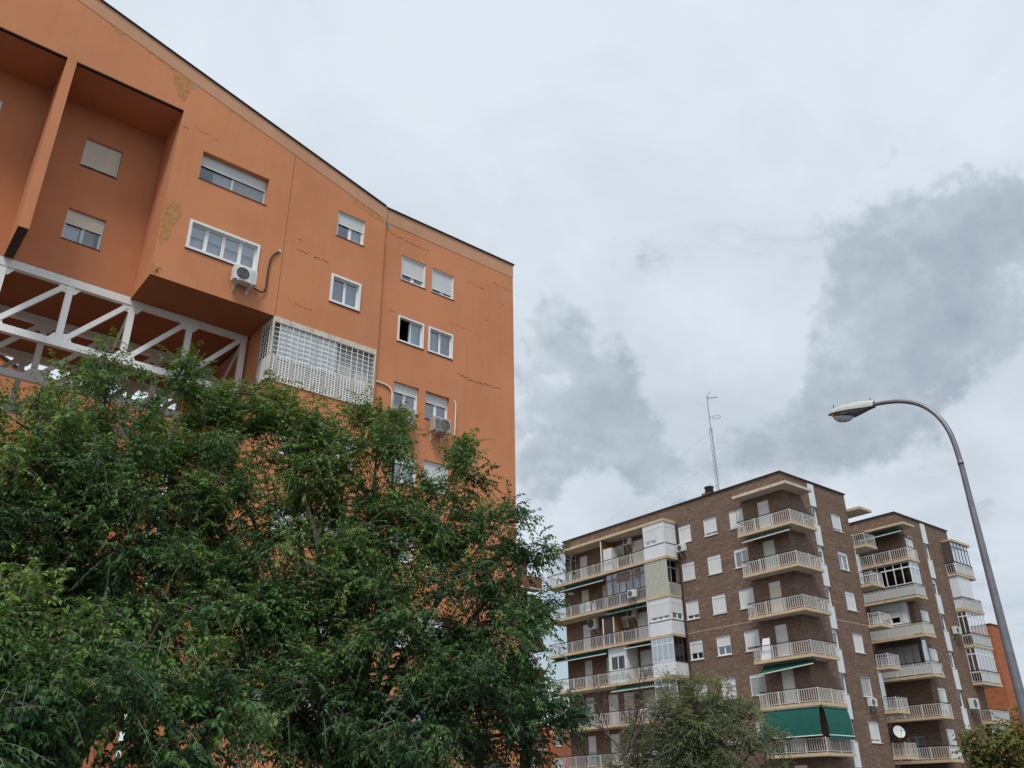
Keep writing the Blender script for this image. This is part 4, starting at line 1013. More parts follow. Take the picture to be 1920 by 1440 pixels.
def awning(pts_top, pts_bot, label, mat='awning', bar=True, rolls=True, scallop=False):
    """canvas between two edges, each a pair of points"""
    a, b = Vector(pts_top[0]), Vector(pts_top[1]); c, d = Vector(pts_bot[0]), Vector(pts_bot[1])
    A = thing('awning', (a + b) / 2, label, 'awning')
    n, m_ = 22, 6; q = MB(); G_ = []
    nrm_ = (b - a).cross(c - a).normalized()
    for j in range(m_ + 1):
        t = j / m_
        row = []
        for i in range(n + 1):
            s = i / n; p = (a.lerp(b, s)).lerp(c.lerp(d, s), t)
            row.append(p + nrm_ * (.018 * math.sin(s * 37 + t * 3) * t - .05 * math.sin(math.pi * t)))
        G_.append(row)
    for j in range(m_):
        for i in range(n): q.quad(G_[j][i], G_[j][i + 1], G_[j + 1][i + 1], G_[j + 1][i])
    q.build('canvas', mat, A, smooth=True)
    if bar: q = MB(); q.tube([c - (d - c).normalized() * .04, d + (d - c).normalized() * .04], .035, 8); q.build('front_bar', 'white', A)
    if rolls: q = MB(); q.tube([a, b], .06, 8); q.build('roller', 'awninggrey', A)
    if scallop:
        q = MB(); k = 36
        for i in range(k):
            s0, s1 = i / k, (i + 1) / k; p0, p1 = c.lerp(d, s0), c.lerp(d, s1); dz = Vector((0, 0, -.26 if i % 2 else -.20))
            q.quad(p0, p1, p1 + dz, p0 + dz)
        q.build('valance', mat, A)
    return A
xa = X1 - 1.12
awning([(xa, 37.3, 7.22), (xa, 32.95, 7.22)], [(xa - .12, 37.3, 5.5), (xa - .12, 32.98, 5.5)], 'big dark green awning lowered over left side of corner balcony')
awning([(52.5, Y1 - 1.1, 7.2), (55.3, Y1 - 1.1, 7.2)], [(52.6, Y1 - 1.25, 5.5), (55.4, Y1 - 1.25, 5.5)], 'narrower dark green awning lowered over right side of corner balcony', scallop=True)
awning([(X1 - .5, 37.2, 19.2), (X1 - .5, 33.3, 19.2)], [(X1 - 1.0, 37.2, 18.85), (X1 - 1.0, 33.2, 18.9)], 'faded rolled-in awning under the topmost corner balcony', 'awninggrey')
awning([(X1 - .3, 37.2, 10.2), (X1 - .3, 33.2, 10.2)], [(X1 - 1.0, 37.2, 9.6), (X1 - 1.0, 33.0, 9.85)], 'green awning sagging under the fourth corner balcony', 'awning')
awning([(X1 - .9, 56.5, 19.1), (X1 - .9, 51.3, 19.1)], [(X1 - 1.45, 56.6, 18.72), (X1 - 1.45, 51.3, 18.72)], 'scalloped green awning under the topmost left balcony', 'awning', scallop=False)
awning([(X1 - .9, 51.3, 16.1), (X1 - .9, 46.6, 16.1)], [(X1 - 1.5, 51.2, 15.80), (X1 - 1.5, 46.6, 15.80)], 'worn green awning beside the white shuttered gallery', 'awningold', bar=False)
awning([(X1 - .9, 58.2, 13.1), (X1 - .9, 51.4, 13.1)], [(X1 - 1.5, 58.3, 12.75), (X1 - 1.5, 51.4, 12.75)], 'long green awning jutting past the left end of the building')
awning([(X1 - .9, 49.2, 13.1), (X1 - .9, 46.5, 13.1)], [(X1 - 1.5, 49.2, 12.85), (X1 - 1.5, 46.5, 12.85)], 'short green awning between white box room and glass gallery')
awning([(X1 - .9, 51.0, 10.1), (X1 - .9, 46.5, 10.1)], [(X1 - 1.5, 51.0, 9.75), (X1 - 1.5, 46.5, 9.75)], 'green awning behind the bare tree branches', 'awningold')
awning([(X2 - .15, 37.2, 22.1), (X2 - .15, 33.4, 22.1)], [(X2 - 1.05, 36.9, 21.62), (X2 - 1.05, 33.1, 21.68)], 'green awning under top canopy of farther block')
awning([(69.75, Y1 - .02, 21.7), (70.2, Y1 - .02, 21.7)], [(69.6, Y1 - .8, 21.4), (70.25, Y1 - .8, 21.35)], 'little pale green awning over clothes on farther block', 'awningold', scallop=True)

def leaves_mesh(name, cen, rad, n, L, w, mat, parent, down=.3):
    q = MB(); tone = []
    for i in range(n):
        v = Vector((random.gauss(0, 1), random.gauss(0, 1), random.gauss(0, 1))).normalized() * random.random() ** .5
        p = Vector(cen) + Vector((v.x * rad[0], v.y * rad[1], v.z * rad[2]))
        d = (v + Vector((random.uniform(-.6, .6), random.uniform(-.6, .6), -down))).normalized(); s = d.cross(Vector((0, 0, 1))).normalized()
        q.quad(p, p + d * L * .5 + s * w, p + d * L, p + d * L * .5 - s * w); tone += [random.random()] * 4
    o = q.build(name, mat, parent)
    at = o.data.attributes.new('tone', 'FLOAT', 'POINT'); at.data.foreach_set('value', tone)
    return o
def pot_plant(x, y, z, label, rad=(.22, .22, .3), hang=False):
    Pp = thing('potted_plant', (x, y, z), label, 'plant', 'potted plants on the balconies')
    q = MB(); q.tube([(x, y, z), (x, y, z + .26), (x, y, z + .28), (x, y, z + .30)], [.10, .14, .155, .155], 10); q.build('pot', 'clay', Pp)
    leaves_mesh('foliage', (x, y, z + .3 + rad[2] * .7 * (-1 if hang else 1)), rad, 130, .13, .03, 'plant', Pp)
pot_plant(55.1, Y1 - .75, 19.5, 'green pot plant on right end of topmost corner balcony', (.3, .2, .35))
pot_plant(XE + .9, 33.2, 19.5, 'bushy plants on small top balcony between the blocks', (.5, .3, .4))
pot_plant(X2 - .85, 35.1, 19.44, 'trailing plant hanging over top balcony of farther block', (.25, .35, .5), True)
pot_plant(X2 - .8, 36.9, 19.44, 'leafy plant by left end of top balcony of farther block', (.3, .4, .5))
pot_plant(XB0 + .3, 57.2, 10.37, 'green shrub in pot at left end of fifth balcony', (.3, .7, .35))
pot_plant(XB0 + .4, 47.0, 10.37, 'pot plant beside the glass gallery below third balcony', (.3, .3, .5))
pot_plant(70.15, Y1 - .8, 10.44, 'tiny plant outside railing end of farther block', (.12, .12, .2))

tb = thing('folded_table', (X1 - .7, 36.7, 10.5), 'white folded plastic table leaning on the fourth corner balcony', 'table')
q = MB(); q.hexa([(X1 - .95, 36.95, 10.52), (X1 - .88, 36.95, 10.52), (X1 - .88, 36.15, 10.52), (X1 - .95, 36.15, 10.52), (X1 - .62, 36.85, 12.0), (X1 - .55, 36.85, 12.0), (X1 - .55, 36.3, 12.0), (X1 - .62, 36.3, 12.0)][::1]); q.build('table_top', 'tablewhite', tb)
q = MB(); q.tube([(X1 - .9, 36.05, 10.52), (X1 - .6, 36.2, 11.95)], .025, 6); q.tube([(X1 - .9, 35.95, 10.52), (X1 - .6, 36.12, 11.9)], .02, 6); q.build('leg', 'handrail', tb)
cb_ = thing('balcony_cupboard', (X1 - .8, 50.7, 19.37), 'grey and cream cupboard beside partition on topmost left balcony', 'cupboard')
q = MB(); q.box(X1 - 1.3, X1 - .5, 50.2, 51.2, 19.4, 21.35); q.build('carcass', 'greypanel', cb_)
q = MB(); q.box(X1 - 1.33, X1 - 1.303, 50.22, 50.69, 19.45, 21.3); q.box(X1 - 1.33, X1 - 1.303, 50.71, 51.18, 19.45, 21.3); q.build('door', 'shut', cb_)
cb_ = thing('balcony_cupboard', (X1 - .8, 50.7, 13.37), 'dark cupboard with ochre side on the third left balcony', 'cupboard')
q = MB(); q.box(X1 - 1.3, X1 - .4, 50.45, 51.7, 13.4, 15.55); q.build('carcass', 'darkwood', cb_)
q = MB(); q.box(X1 - 1.3, X1 - .4, 50.40, 50.447, 13.4, 15.6); q.build('side_panel', 'brownpanel', cb_)
q = MB(); q.box(X1 - 1.34, X1 - 1.303, 51.62, 51.72, 13.4, 15.6); q.box(X1 - 1.34, X1 - 1.303, 50.42, 50.5, 13.4, 15.6); q.build('door_frame', 'white', cb_)
# laundry on the second left balcony
for i, (y, w, h, m_) in enumerate(((54.2, .5, .75, 'curtainblue'), (53.4, .55, .8, 'curtain'), (52.7, .45, .6, 'sheet'))):
    Lx = thing('hanging_laundry', (XB0 + .25, y, 16.5), ('pale blue towel drying behind second left railing', 'white cloth drying behind second left railing', 'bluish shirt drying behind second left railing near partition')[i], 'laundry', 'laundry on the second left balcony')
    q = MB(); k = 8
    for j in range(k):
        a, b = y - w / 2 + w * j / k, y - w / 2 + w * (j + 1) / k
        q.quad((XB0 + .25 + .03 * (j % 2), a, 16.5), (XB0 + .25 + .03 * ((j + 1) % 2), b, 16.5), (XB0 + .25, b, 16.5 + h), (XB0 + .25, a, 16.5 + h))
    q.build('cloth', m_, Lx)
    q = MB(); q.tube([(XB0 + .25, y - .3, 16.5 + h), (XB0 + .25, y + .3, 16.5 + h)], .008, 5); q.build('line', 'wire', Lx)
# satellite dish
dc = Vector((XE + .05, Y1 - .75, 6.05))
sdh = thing('satellite_dish', dc, 'round white satellite dish on the small balcony between blocks', 'satellite dish')
ax = Vector((-.62, -.72, .32)).normalized(); e1 = ax.cross(Vector((0, 0, 1))).normalized(); e2 = e1.cross(ax)
q = MB(); rings = 5; k = 24; prev = None
for i in range(rings + 1):
    r = .40 * i / rings; row = [dc + (e1 * math.cos(2 * math.pi * j / k) * r + e2 * math.sin(2 * math.pi * j / k) * r * 1.08) + ax * (.35 * r * r) for j in range(k)]
    if prev:
        for j in range(k): q.quad(prev[j], prev[(j + 1) % k], row[(j + 1) % k], row[j])
    prev = row
q.build('reflector', 'dish', sdh, smooth=True)
q = MB(); q.tube([dc - e2 * .45, dc + ax * .45 - e2 * .1], .015, 6); q.tube([dc + ax * .40 - e2 * .1, dc + ax * .52 - e2 * .08], .035, 8); q.build('feed_arm', 'acdark', sdh)
q = MB(); q.tube([dc - ax * .02, dc - ax * .2, dc - ax * .22 - Vector((0, 0, 1.6))], .025, 6); q.build('mount', 'galv', sdh)

# ------------------------------------------------------------------ aerial mast on the near block
am = thing('aerial_mast', (58, 42.8, H), 'thin lattice television aerial mast with guy wires on the roof', 'aerial')
q = MB(); bx, by = 58.0, 42.85
legs = [(bx + .13 * math.cos(t), by + .13 * math.sin(t)) for t in (.4, 2.5, 4.6)]
for (x, y) in legs: q.tube([(x, y, H), (x, y, 31.4)], .018, 5)
q.build('lattice_leg', 'mast', am)
q = MB(); zz = H + .2; i = 0
while zz < 31.2:
    a, b = legs[i % 3], legs[(i + 1) % 3]; q.tube([(*a, zz), (*b, zz + .3)], .006, 4); q.tube([(*a, zz), (*b, zz)], .006, 4); zz += .16; i += 1
q.build('lattice_brace', 'mast', am)
q = MB(); q.tube([(bx, by, 31.2), (bx, by, 34.5)], .03, 6); q.build('top_pole', 'mast', am)
q = MB(); q.tube([(bx, by, 34.3), (bx + .6, by - .75, 34.3)], .02, 5)
for i in range(9):
    p = Vector((bx, by, 34.3)).lerp(Vector((bx + .6, by - .75, 34.3)), (i + .5) / 9); w_ = .26 - i * .012; q.tube([p - Vector((.78, .62, 0)) * w_, p + Vector((.78, .62, 0)) * w_], .012, 4)
q.tube([(bx, by, 34.4), (bx + .2, by - .2, 34.9)], .02, 5); q.build('yagi_aerial', 'mast', am)
q = MB(); q.tube([(bx + .5 + .34 * math.cos(t), by - .4 + .34 * math.sin(t), 32.45) for t in np.linspace(0, 2 * math.pi, 19)], .022, 5, cap=False); q.tube([(bx, by, 32.45), (bx + .25, by - .2, 32.45)], .02, 5); q.build('ring_aerial', 'wire', am)
q = MB(); q.tube([(bx, by, 26.1), (bx - .2, by + .9, 26.1)], .018, 5); q.tube([(bx - .1, by + .7, 25.8), (bx - .1, by + .7, 26.5)], .015, 5); q.build('side_aerial', 'mast', am)
for (x, y, z) in ((54, 54, 31.2), (54.2, 50, 28.5), (61.5, 52, 31.2), (61.5, 37, 31.2), (54.2, 36.5, 31.2), (56, 38.5, 28.5)):
    q = MB(); q.tube([(bx, by, z), (x, y, H)], .0045, 4); q.build('guy_wire', 'wire', am)

# ------------------------------------------------------------------ buildings farther off
def block(name, label, x0, x1, y0, y1, h, mat, wins=(), winsx=(), bands=None, cat='building', group=None):
    T = thing(name, ((x0 + x1) / 2, (y0 + y1) / 2, 0), label, cat, group)
    fy, fx = Fa('Y', y0), Fa('X', x0)
    q = MB(); shell(q, x0, x1, y0, y1, h, fx, fy, [(*w, .15) for w in winsx], [(*w, .15) for w in wins]); q.build('wall', mat, T)
    q = MB(); q.box(x0 - .08, x1 + .08, y0 - .08, y0 + .2, h, h + .08); q.box(x0 - .08, x0 + .2, y0 + .2, y1, h, h + .08); q.build('coping', 'flash', T)
    for i, w in enumerate(wins): window(T, fy, *w, n=2, shut=(.5, 1, .2, .8)[i % 4], d=-.08, fw=.06, pitch=.1)
    for i, w in enumerate(winsx): window(T, fx, *w, n=2, shut=(.8, .3, 1, .5)[i % 4], d=-.08, fw=.06, pitch=.1)
    return T
# seen through the truss bay
RB = thing('orange_rear_building', (0, 50, 0), 'orange building with sloping roof glimpsed through the truss openings', 'building')
Fq = Fa('Y', 46.0); rt2 = lambda x: max(21.7, 22.3 - .47 * (x - 4.6))
hq = [(x, x + 1.2, z, z + 1.2, .15) for x in (-6, -2.5, 1, 4, 8, 11) for z in (14.9, 12, 9.1, 6.2)]
q = MB(); Fq.wall(q, -16, 13.5, 0, 17.2, hq); Fq.wall(q, -16, 5.877, 17.2, 17.8, top=rt2); Fq.wall(q, 5.877, 13.5, 17.2, 17.8, top=rt2)
q.quad((-16, 46, rt2(-16)), (5.877, 46, 21.7), (5.877, 54, 21.7), (-16, 54, rt2(-16))); q.quad((5.877, 46, 21.7), (13.5, 46, 21.7), (13.5, 54, 21.7), (5.877, 54, 21.7)); q.quad((13.5, 46, 0), (13.5, 54, 0), (13.5, 54, rt2(13.5)), (13.5, 46, rt2(13.5))); q.quad((13.5, 54, 0), (-16, 54, 0), (-16, 54, rt2(-16)), (13.5, 54, rt2(13.5))); q.quad((-16, 46, 0), (-16, 46, rt2(-16)), (-16, 54, rt2(-16)), (-16, 54, 0))
q.build('wall', 'orange', RB)
q = MB()
for (xa_, xb_) in ((-16, 5.877), (5.877, 20)): q.beam((xa_, 46.1, rt2(xa_) + .06), (xb_, 46.1, rt2(xb_) + .06), .4, .12)
q.build('roof_edge', 'flash', RB)
for i, h in enumerate(hq): window(RB, Fq, *h[:4], n=2, shut=(.5, 1, .2, .8)[i % 4], d=-.08, fw=.06, pitch=.1)
# behind the gap between the orange building and the brown block
g1 = block('rust_brick_flats', 'rust brick flats with solid balconies behind the tree edge', 44, 58.3, 68.5, 80, 26.2, 'brickred2')
fg = Fa('Y', 68.5)
for k in range(8):
    z = 21.9 - 3.05 * k
    q = MB(); q.box(55.2, 59.25, 67.3, 68.497, z, z + 1.15); b_ = q.build('balcony_parapet', 'brickred2', g1)
    q = MB(); q.box(55.15, 59.3, 67.25, 68.497, z - .16, z - .003); q.build('slab', 'under', b_)
    q = MB(); fg.box(q, 56, 58, z + 1.15, z + 2.3, .003, .02); q.build('dark_recess_sheet', 'room', b_)  # flat dark panel on the wall, coloured to stand for the shaded recess
block('cream_house', 'pale cream rendered house low between trees and brown block', 66, 80.6, 92, 104, 12.2, 'cream', [(x, x + 1.1, z, z + 1.3) for x in (70, 73, 76, 78.4) for z in (2.2, 5.4, 8.6)])
block('orange_brick_house', 'narrow orange brick house end with small white windows', 79.0, 84.0, 88.5, 91.5, 11.0, 'brickred', [(79.6, 80.6, z, z + 1.2) for z in (2.6, 5.8, 8.6)])
# beyond the far block
g2 = block('orange_brick_tower', 'orange red brick apartment tower at the far right', 92.0, 95.55, 37.5, 60, 17.4, 'brickred', ())
g3 = Fa('XR', 95.55)
for k in range(5):
    z = 13.3 - 3 * k
    q = MB(); q.box(95.553, 96.6, 38.2, 43, z, z + .2); b_ = q.build('balcony', 'flash', g2)
    q = MB()
    for i in range(14): q.box(96.5, 96.56, 38.3 + i * .34, 38.36 + i * .34, z + .2, z + 1.15)
    q.box(96.48, 96.58, 38.2, 43, z + 1.15, z + 1.22); q.box(95.6, 96.5, 38.2, 38.26, z + .2, z + 1.15); q.build('balustrade', 'flash', b_)
block('orange_brick_tower', 'lower stepped wing of orange red brick tower beside lamp post', 95.9, 104, 46, 60, 13.5, 'brickred', ())

# ------------------------------------------------------------------ street lamp
LX, LY = 15.0, 5.93
lp = thing('street_lamp', (LX, LY, 0), 'tall grey street lamp post with curved arm and cobra head', 'street lamp')
q = MB(); pts = [(LX, LY, 0.02), (LX, LY, 1.2), (LX, LY, 3), (LX, LY, 5), (LX, LY, 6.3), (LX, LY, 6.9)]; rad = [.088, .086, .074, .060, .049, .046]
arc = [(5.96, 7.36), (6.03, 7.66), (6.17, 7.95), (6.39, 8.19), (6.69, 8.36), (7.0, 8.45), (7.3, 8.50)]
pts += [(LX, a, b) for a, b in arc]; rad += [.0455, .045, .044, .043, .041, .039, .036]
# smooth the path
from mathutils.geometry import interpolate_bezier
P3 = [Vector(p) for p in pts]; sm, sr = [], []
for i in range(len(P3) - 1):
    p0, p1, p2, p3 = P3[max(i - 1, 0)], P3[i], P3[i + 1], P3[min(i + 2, len(P3) - 1)]
    for t in (0, .25, .5, .75):
        sm.append(.5 * ((2 * p1) + (-p0 + p2) * t + (2 * p0 - 5 * p1 + 4 * p2 - p3) * t * t + (-p0 + 3 * p1 - 3 * p2 + p3) * t ** 3)); sr.append(rad[i] + (rad[i + 1] - rad[i]) * t)
sm.append(P3[-1]); sr.append(rad[-1])
q.tube(sm, sr, 16); q.build('pole', 'galv', lp, smooth=True)
q = MB(); q.tube([(LX, LY, 6.86), (LX, LY, 6.94)], .050, 16); q.build('joint_collar', 'galv', lp, smooth=True)
q = MB(); q.box(LX - .05, LX + .05, LY - .095, LY - .075, .6, .95); q.build('hatch', 'galv', lp)
q = MB(); q.tube([(LX, LY, .02), (LX, LY, .06)], .22, 12); q.build('base_plate', 'galv', lp)
# head: built in a frame along the arm, s = along (towards the tip), r = sideways, t = up
hd = Vector((0, .985, .17)).normalized(); hs = Vector((1, 0, 0)); hu = hs.cross(hd).normalized()
h0 = Vector((LX, 7.22, 8.50))
def hp(s, r, t): return h0 + hd * s + hs * r + hu * t
prof = [(0, .06, .06, -.05), (.08, .085, .09, -.06), (.25, .105, .10, -.06), (.45, .13, .10, -.06), (.65, .145, .085, -.065), (.82, .125, .055, -.07), (.93, .075, .01, -.07), (.97, .03, -.03, -.07)]
q = MB(); prev = None
for (s, w, tp, bt) in prof:
    ring = [hp(s, w * math.cos(a), (bt if math.sin(a) < 0 else bt + (tp - bt) * math.sin(a))) for a in np.linspace(0, math.pi, 11)]
    if prev:
        for i in range(10): q.quad(prev[i], prev[i + 1], ring[i + 1], ring[i])
        q.quad(prev[10], prev[0], ring[0], ring[10])
    prev = ring
q.build('housing', 'lamp', lp, smooth=False)
q = MB(); prev = None
for (s, w, b_) in ((.0, .05, -.06), (.12, .07, -.10), (.3, .095, -.165), (.42, .115, -.20), (.50, .12, -.14), (.7, .13, -.10), (.9, .08, -.085), (.965, .03, -.075)):
    ring = [hp(s, w * math.cos(a), -.062 + (b_ + .062) * math.sin(a)) for a in np.linspace(0, math.pi, 11)]
    if prev:
        for i in range(10): q.quad(prev[i + 1], prev[i], ring[i], ring[i + 1])
    prev = ring
q.build('gear_tray', 'lampdark', lp, smooth=True)
q = MB(); prev = None
for (s, w, b_) in ((.44, .05, -.17), (.47, .10, -.215), (.54, .118, -.255), (.64, .125, -.265), (.74, .12, -.25), (.82, .10, -.20), (.88, .06, -.12)):
    ring = [hp(s, w * math.cos(a), -.085 + (b_ + .085) * math.sin(a)) for a in np.linspace(0, math.pi, 13)]
    if prev:
        for i in range(12): q.quad(prev[i + 1], prev[i], ring[i], ring[i + 1])
    prev = ring
q.build('lens', 'lens', lp, smooth=True)
for s in (.08, .86):
    q = MB(); q.tube([hp(s, 0, .05), hp(s, 0, .13)], .012, 6); q.build('bolt', 'lampdark', lp)

# ------------------------------------------------------------------ trees
def np_mesh(name, V, F4, mats, parent, tone=None, tri=False, smooth=False):
    me = bpy.data.meshes.new(name)
    k = F4.shape[1]
    me.vertices.add(len(V)); me.vertices.foreach_set('co', (V - np.array(ORI[0])).astype(np.float32).ravel())
    me.loops.add(F4.size); me.loops.foreach_set('vertex_index', F4.astype(np.int32).ravel())
    me.polygons.add(len(F4)); me.polygons.foreach_set('loop_start', np.arange(0, F4.size, k, dtype=np.int32)); me.polygons.foreach_set('loop_total', np.full(len(F4), k, np.int32))
    me.update(calc_edges=True)
    for q in mats: me.materials.append(M[q])
    if tone is not None:
        at = me.attributes.new('tone', 'FLOAT', 'POINT'); at.data.foreach_set('value', tone.astype(np.float32))
    if smooth: me.shade_smooth()
    o = bpy.data.objects.new(name, me); col.objects.link(o); o.parent = parent
    return o
def unit(a): return a / np.maximum(np.linalg.norm(a, axis=-1, keepdims=True), 1e-9)
def bend(a, b, sag, k=6, wob=.08):
    """a limb from a to b that leaves upwards and wanders"""
    a, b = np.array(a, float), np.array(b, float); L = np.linalg.norm(b - a)
    mid = (a + b) / 2 + np.array([0, 0, sag * L]) + rng.normal(0, wob * L, 3)
    t = np.linspace(0, 1, k)[:, None]
    return (1 - t) ** 2 * a + 2 * t * (1 - t) * mid + t * t * b
def sprays(P0, dirs, lens, nleaf, L, wr, droop, tone0, side=1.0, yellow=.03):
    """leafy twigs, vectorised; returns leaf verts, faces, tones and the twig polylines"""
    N = len(P0); t = (np.arange(nleaf) + .6) / nleaf
    tt = t[None, :, None]
    g = np.array([0, 0, -1.0])
    pos = P0[:, None, :] + dirs[:, None, :] * lens[:, None, None] * tt + g * (droop * lens)[:, None, None] * tt ** 2
    tan = unit(dirs[:, None, :] + 2 * g * droop * tt)
    sd = unit(np.cross(tan, np.array([0, 0, 1.0])) + rng.normal(0, .15, pos.shape))
    sg = np.where(np.arange(nleaf) % 2 == 0, 1, -1)[None, :, None]
    ld = unit(tan * .55 + sd * sg * .75 * side + g * rng.uniform(.15, .9, (N, nleaf, 1)) + rng.normal(0, .22, pos.shape))
    ll = L * rng.uniform(.65, 1.2, (N, nleaf, 1)); w = ll * wr
    ls = unit(np.cross(ld, rng.normal(0, .55, pos.shape) + np.array([0, 0, 1.0])))
    nn = np.cross(ls, ld)
    a = pos; b = pos + ld * ll * .42 + ls * w + nn * w * .35; c = pos + ld * ll - np.array([0, 0, 1.]) * ll * .08; d = pos + ld * ll * .42 - ls * w + nn * w * .35
    V = np.stack([a, b, c, d], 2).reshape(-1, 3)
    i = np.arange(N * nleaf) * 4
    F = np.concatenate([np.stack([i, i + 1, i + 2], 1), np.stack([i, i + 2, i + 3], 1)])
    tone = tone0[:, None] + rng.normal(0, .13, (N, nleaf))
    tone = np.clip(tone, 0, .92); y = rng.random((N, nleaf)) < yellow; tone[y] = rng.uniform(.9, 1, y.sum())
    return V, F, np.repeat(tone.reshape(-1), 4)
def twigs_mesh(P0, dirs, lens, droop, r=.005):
    N = len(P0); K = 4; t = np.linspace(0, 1, K)[None, :, None]; g = np.array([0, 0, -1.0])
    pos = P0[:, None, :] + dirs[:, None, :] * lens[:, None, None] * t + g * (droop * lens)[:, None, None] * t ** 2
    tan = unit(dirs[:, None, :] + 2 * g * droop * t)
    a = unit(np.cross(tan, np.array([.3, .2, 1.0]))); b = np.cross(tan, a)
    rr = np.linspace(r, r * .4, K)[None, :, None]
    ring = np.stack([pos + (a * math.cos(q) + b * math.sin(q)) * rr for q in (0, 2.094, 4.189)], 2)
    V = ring.reshape(-1, 3); F = []
    base = (np.arange(N) * K * 3)[:, None]
    for k in range(K - 1):
        for j in range(3):
            F.append(np.concatenate([base + k * 3 + j, base + k * 3 + (j + 1) % 3, base + (k + 1) * 3 + (j + 1) % 3, base + (k + 1) * 3 + j], 1))
    return V, np.concatenate(F)
def tree(name, label, base, fork, lobes, leaf=(.075, .20), clump=16, spr=14, nleaf=14, mat='leaf', trunk_r=.16, droop=.3, tone=.45, group=None, twig=(.35, .75), clump_r=.32, yellow=.006, dens=1.0, twigfrac=.6, cat='tree', twig_r=.005):
    T = thing(name, base, label, cat, group)
    base = np.array(base, float); fork = np.array(fork, float)
    tr = MB(); br = MB()
    tp = bend(base, fork, 0, 7, .03); tr.tube(tp, list(np.linspace(trunk_r * 1.25, trunk_r * .85, 7)), 10)
    P0, DR, LN, TN = [], [], [], []
    zs = [q[2] for q in lobes]; ztop = (max(zs) + min(zs)) / 2; zr = (max(zs) - min(zs)) / 2
    for lb in lobes:
        x, y, z, r = lb[:4]; ld = lb[4] if len(lb) > 4 else 1.0
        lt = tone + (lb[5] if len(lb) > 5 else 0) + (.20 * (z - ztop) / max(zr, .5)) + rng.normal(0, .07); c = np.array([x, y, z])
        s = fork + (fork - base) * rng.uniform(-.12, .05)
        e = c + np.array([0, 0, -.15 * r])
        limb = bend(s, e, .10, 9, .06); r0 = trunk_r * min(.55, .28 + .2 * r)
        br.tube(limb, list(np.linspace(r0, .013, 9)), 7)
        up = (limb[-1] - limb[-3]); up = up / np.linalg.norm(up)
        tip = bend(limb[-1], limb[-1] + up * r * .8, .05, 5, .08); br.tube(tip, list(np.linspace(.013, .003, 5)), 5)
        nc = max(4, int(clump * dens * ld * (r / .9) ** 2.4))
        v = unit(rng.normal(0, 1, (nc, 3))) * (rng.random((nc, 1)) ** .38)
        cc = c + v * np.array([r, r, r * .9])
        path = np.concatenate([limb[4:], tip])
        for q, vv in zip(cc, v):
            dd = np.linalg.norm(path - q, axis=1) + path[:, 2] * .0
            j = max(0, int(np.argmin(dd)) - rng.integers(0, 3)); st = path[j]
            bb = bend(st, q, rng.uniform(0, .18), 6, .10); br.tube(bb, list(np.linspace(.017, .005, 6)), 4, cap=False)
            n = max(3, int(spr * rng.uniform(.6, 1.35)))
            od = unit(q - c + (q - st) * .8 + np.array([0, 0, .25]))
            dr = unit(od[None] * .7 + rng.normal(0, .62, (n, 3)) + np.array([0, 0, .12]))
            t = rng.uniform(.35, 1, n); ip = np.clip((t * 5).astype(int), 0, 4); st2 = bb[ip] + (bb[ip + 1] - bb[ip]) * (t * 5 - ip)[:, None]
            P0.append(st2 + rng.normal(0, clump_r * .22, (n, 3))); DR.append(dr); LN.append(rng.uniform(*twig, n) * min(1.15, .65 + .4 * r))
            TN.append(np.full(n, lt + rng.normal(0, .17)) + rng.normal(0, .05, n))
    P0, DR, LN, TN = np.concatenate(P0), np.concatenate(DR), np.concatenate(LN), np.concatenate(TN)
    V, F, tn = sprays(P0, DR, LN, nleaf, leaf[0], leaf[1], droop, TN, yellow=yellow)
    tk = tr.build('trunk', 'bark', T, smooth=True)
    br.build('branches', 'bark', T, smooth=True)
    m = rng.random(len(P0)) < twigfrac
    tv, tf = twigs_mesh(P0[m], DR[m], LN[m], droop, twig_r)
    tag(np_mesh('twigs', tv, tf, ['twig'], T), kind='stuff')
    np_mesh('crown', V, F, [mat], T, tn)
    return len(P0) * nleaf
LA = [(2.64,12.22,6.71,1.0,.55),(3.25,11.57,7.05,.75,.45),(1.94,11.84,5.93,1.15,.8),(3.5,11.48,5.81,1.2),(2.62,11.4,4.87,1.4),(1.66,11.38,4.82,1.2),(4.08,11.28,4.89,1.1,1,.15),(.62,11.98,5.17,1.5),(3.19,11.05,3.95,1.2),(2.09,11.31,3.79,1.2),(4.05,10.76,3.68,1.0),(-.6,12.2,4.2,1.4)]
LD = [(1.57,8.46,3.02,.75),(2.57,8.63,2.98,.7),(1.14,8.52,2.68,1.0),(2.08,8.35,2.26,.75),(3.13,8.44,2.45,.6),(1.34,8.09,1.99,.9),(2.82,8.33,2.03,.6),(.4,8.4,3.1,.9)]
LBt = [(5.04,11.44,6.8,.9,1.0,.2),(4.56,11.64,7.2,.6,1.0,.22),(4.25,11.6,6.3,.75,1.0,.1),(5.56,10.63,6.05,.95),(6.14,10.66,6.72,.6,1.2,.12),(6.32,10.5,6.95,.36,2.2,.12),(6.94,9.79,6.05,.55,1.1),(6.39,10.16,5.23,1.0),(7.26,9.55,5.05,.8,.85),(7.7,9.2,4.8,.55,.9),(7.72,9.0,4.2,.42,.9),(7.5,8.95,3.8,.5,.9),(7.5,8.8,3.0,.42,.9),(5.38,10.72,4.76,1.1),(4.7,10.71,3.88,1.0),(5.82,9.92,3.68,1.1),(6.85,9.23,3.69,1.0),(7.25,8.9,3.28,.62,.9),(6.26,9.29,2.62,1.1),(5.17,9.93,2.62,1.0),(7.1,8.79,2.44,.85),(7.4,8.54,2.5,.45),(4.62,10.53,2.7,.8)]
tree('broadleaf_tree', 'tall green tree in front of the truss at the far left', (2.9, 11.6, 0), (2.85, 11.6, 2.4), LA, leaf=(.064, .22), clump=18, spr=30, twig=(.22, .5), nleaf=15, group='street trees in front of the orange building', tone=.48)
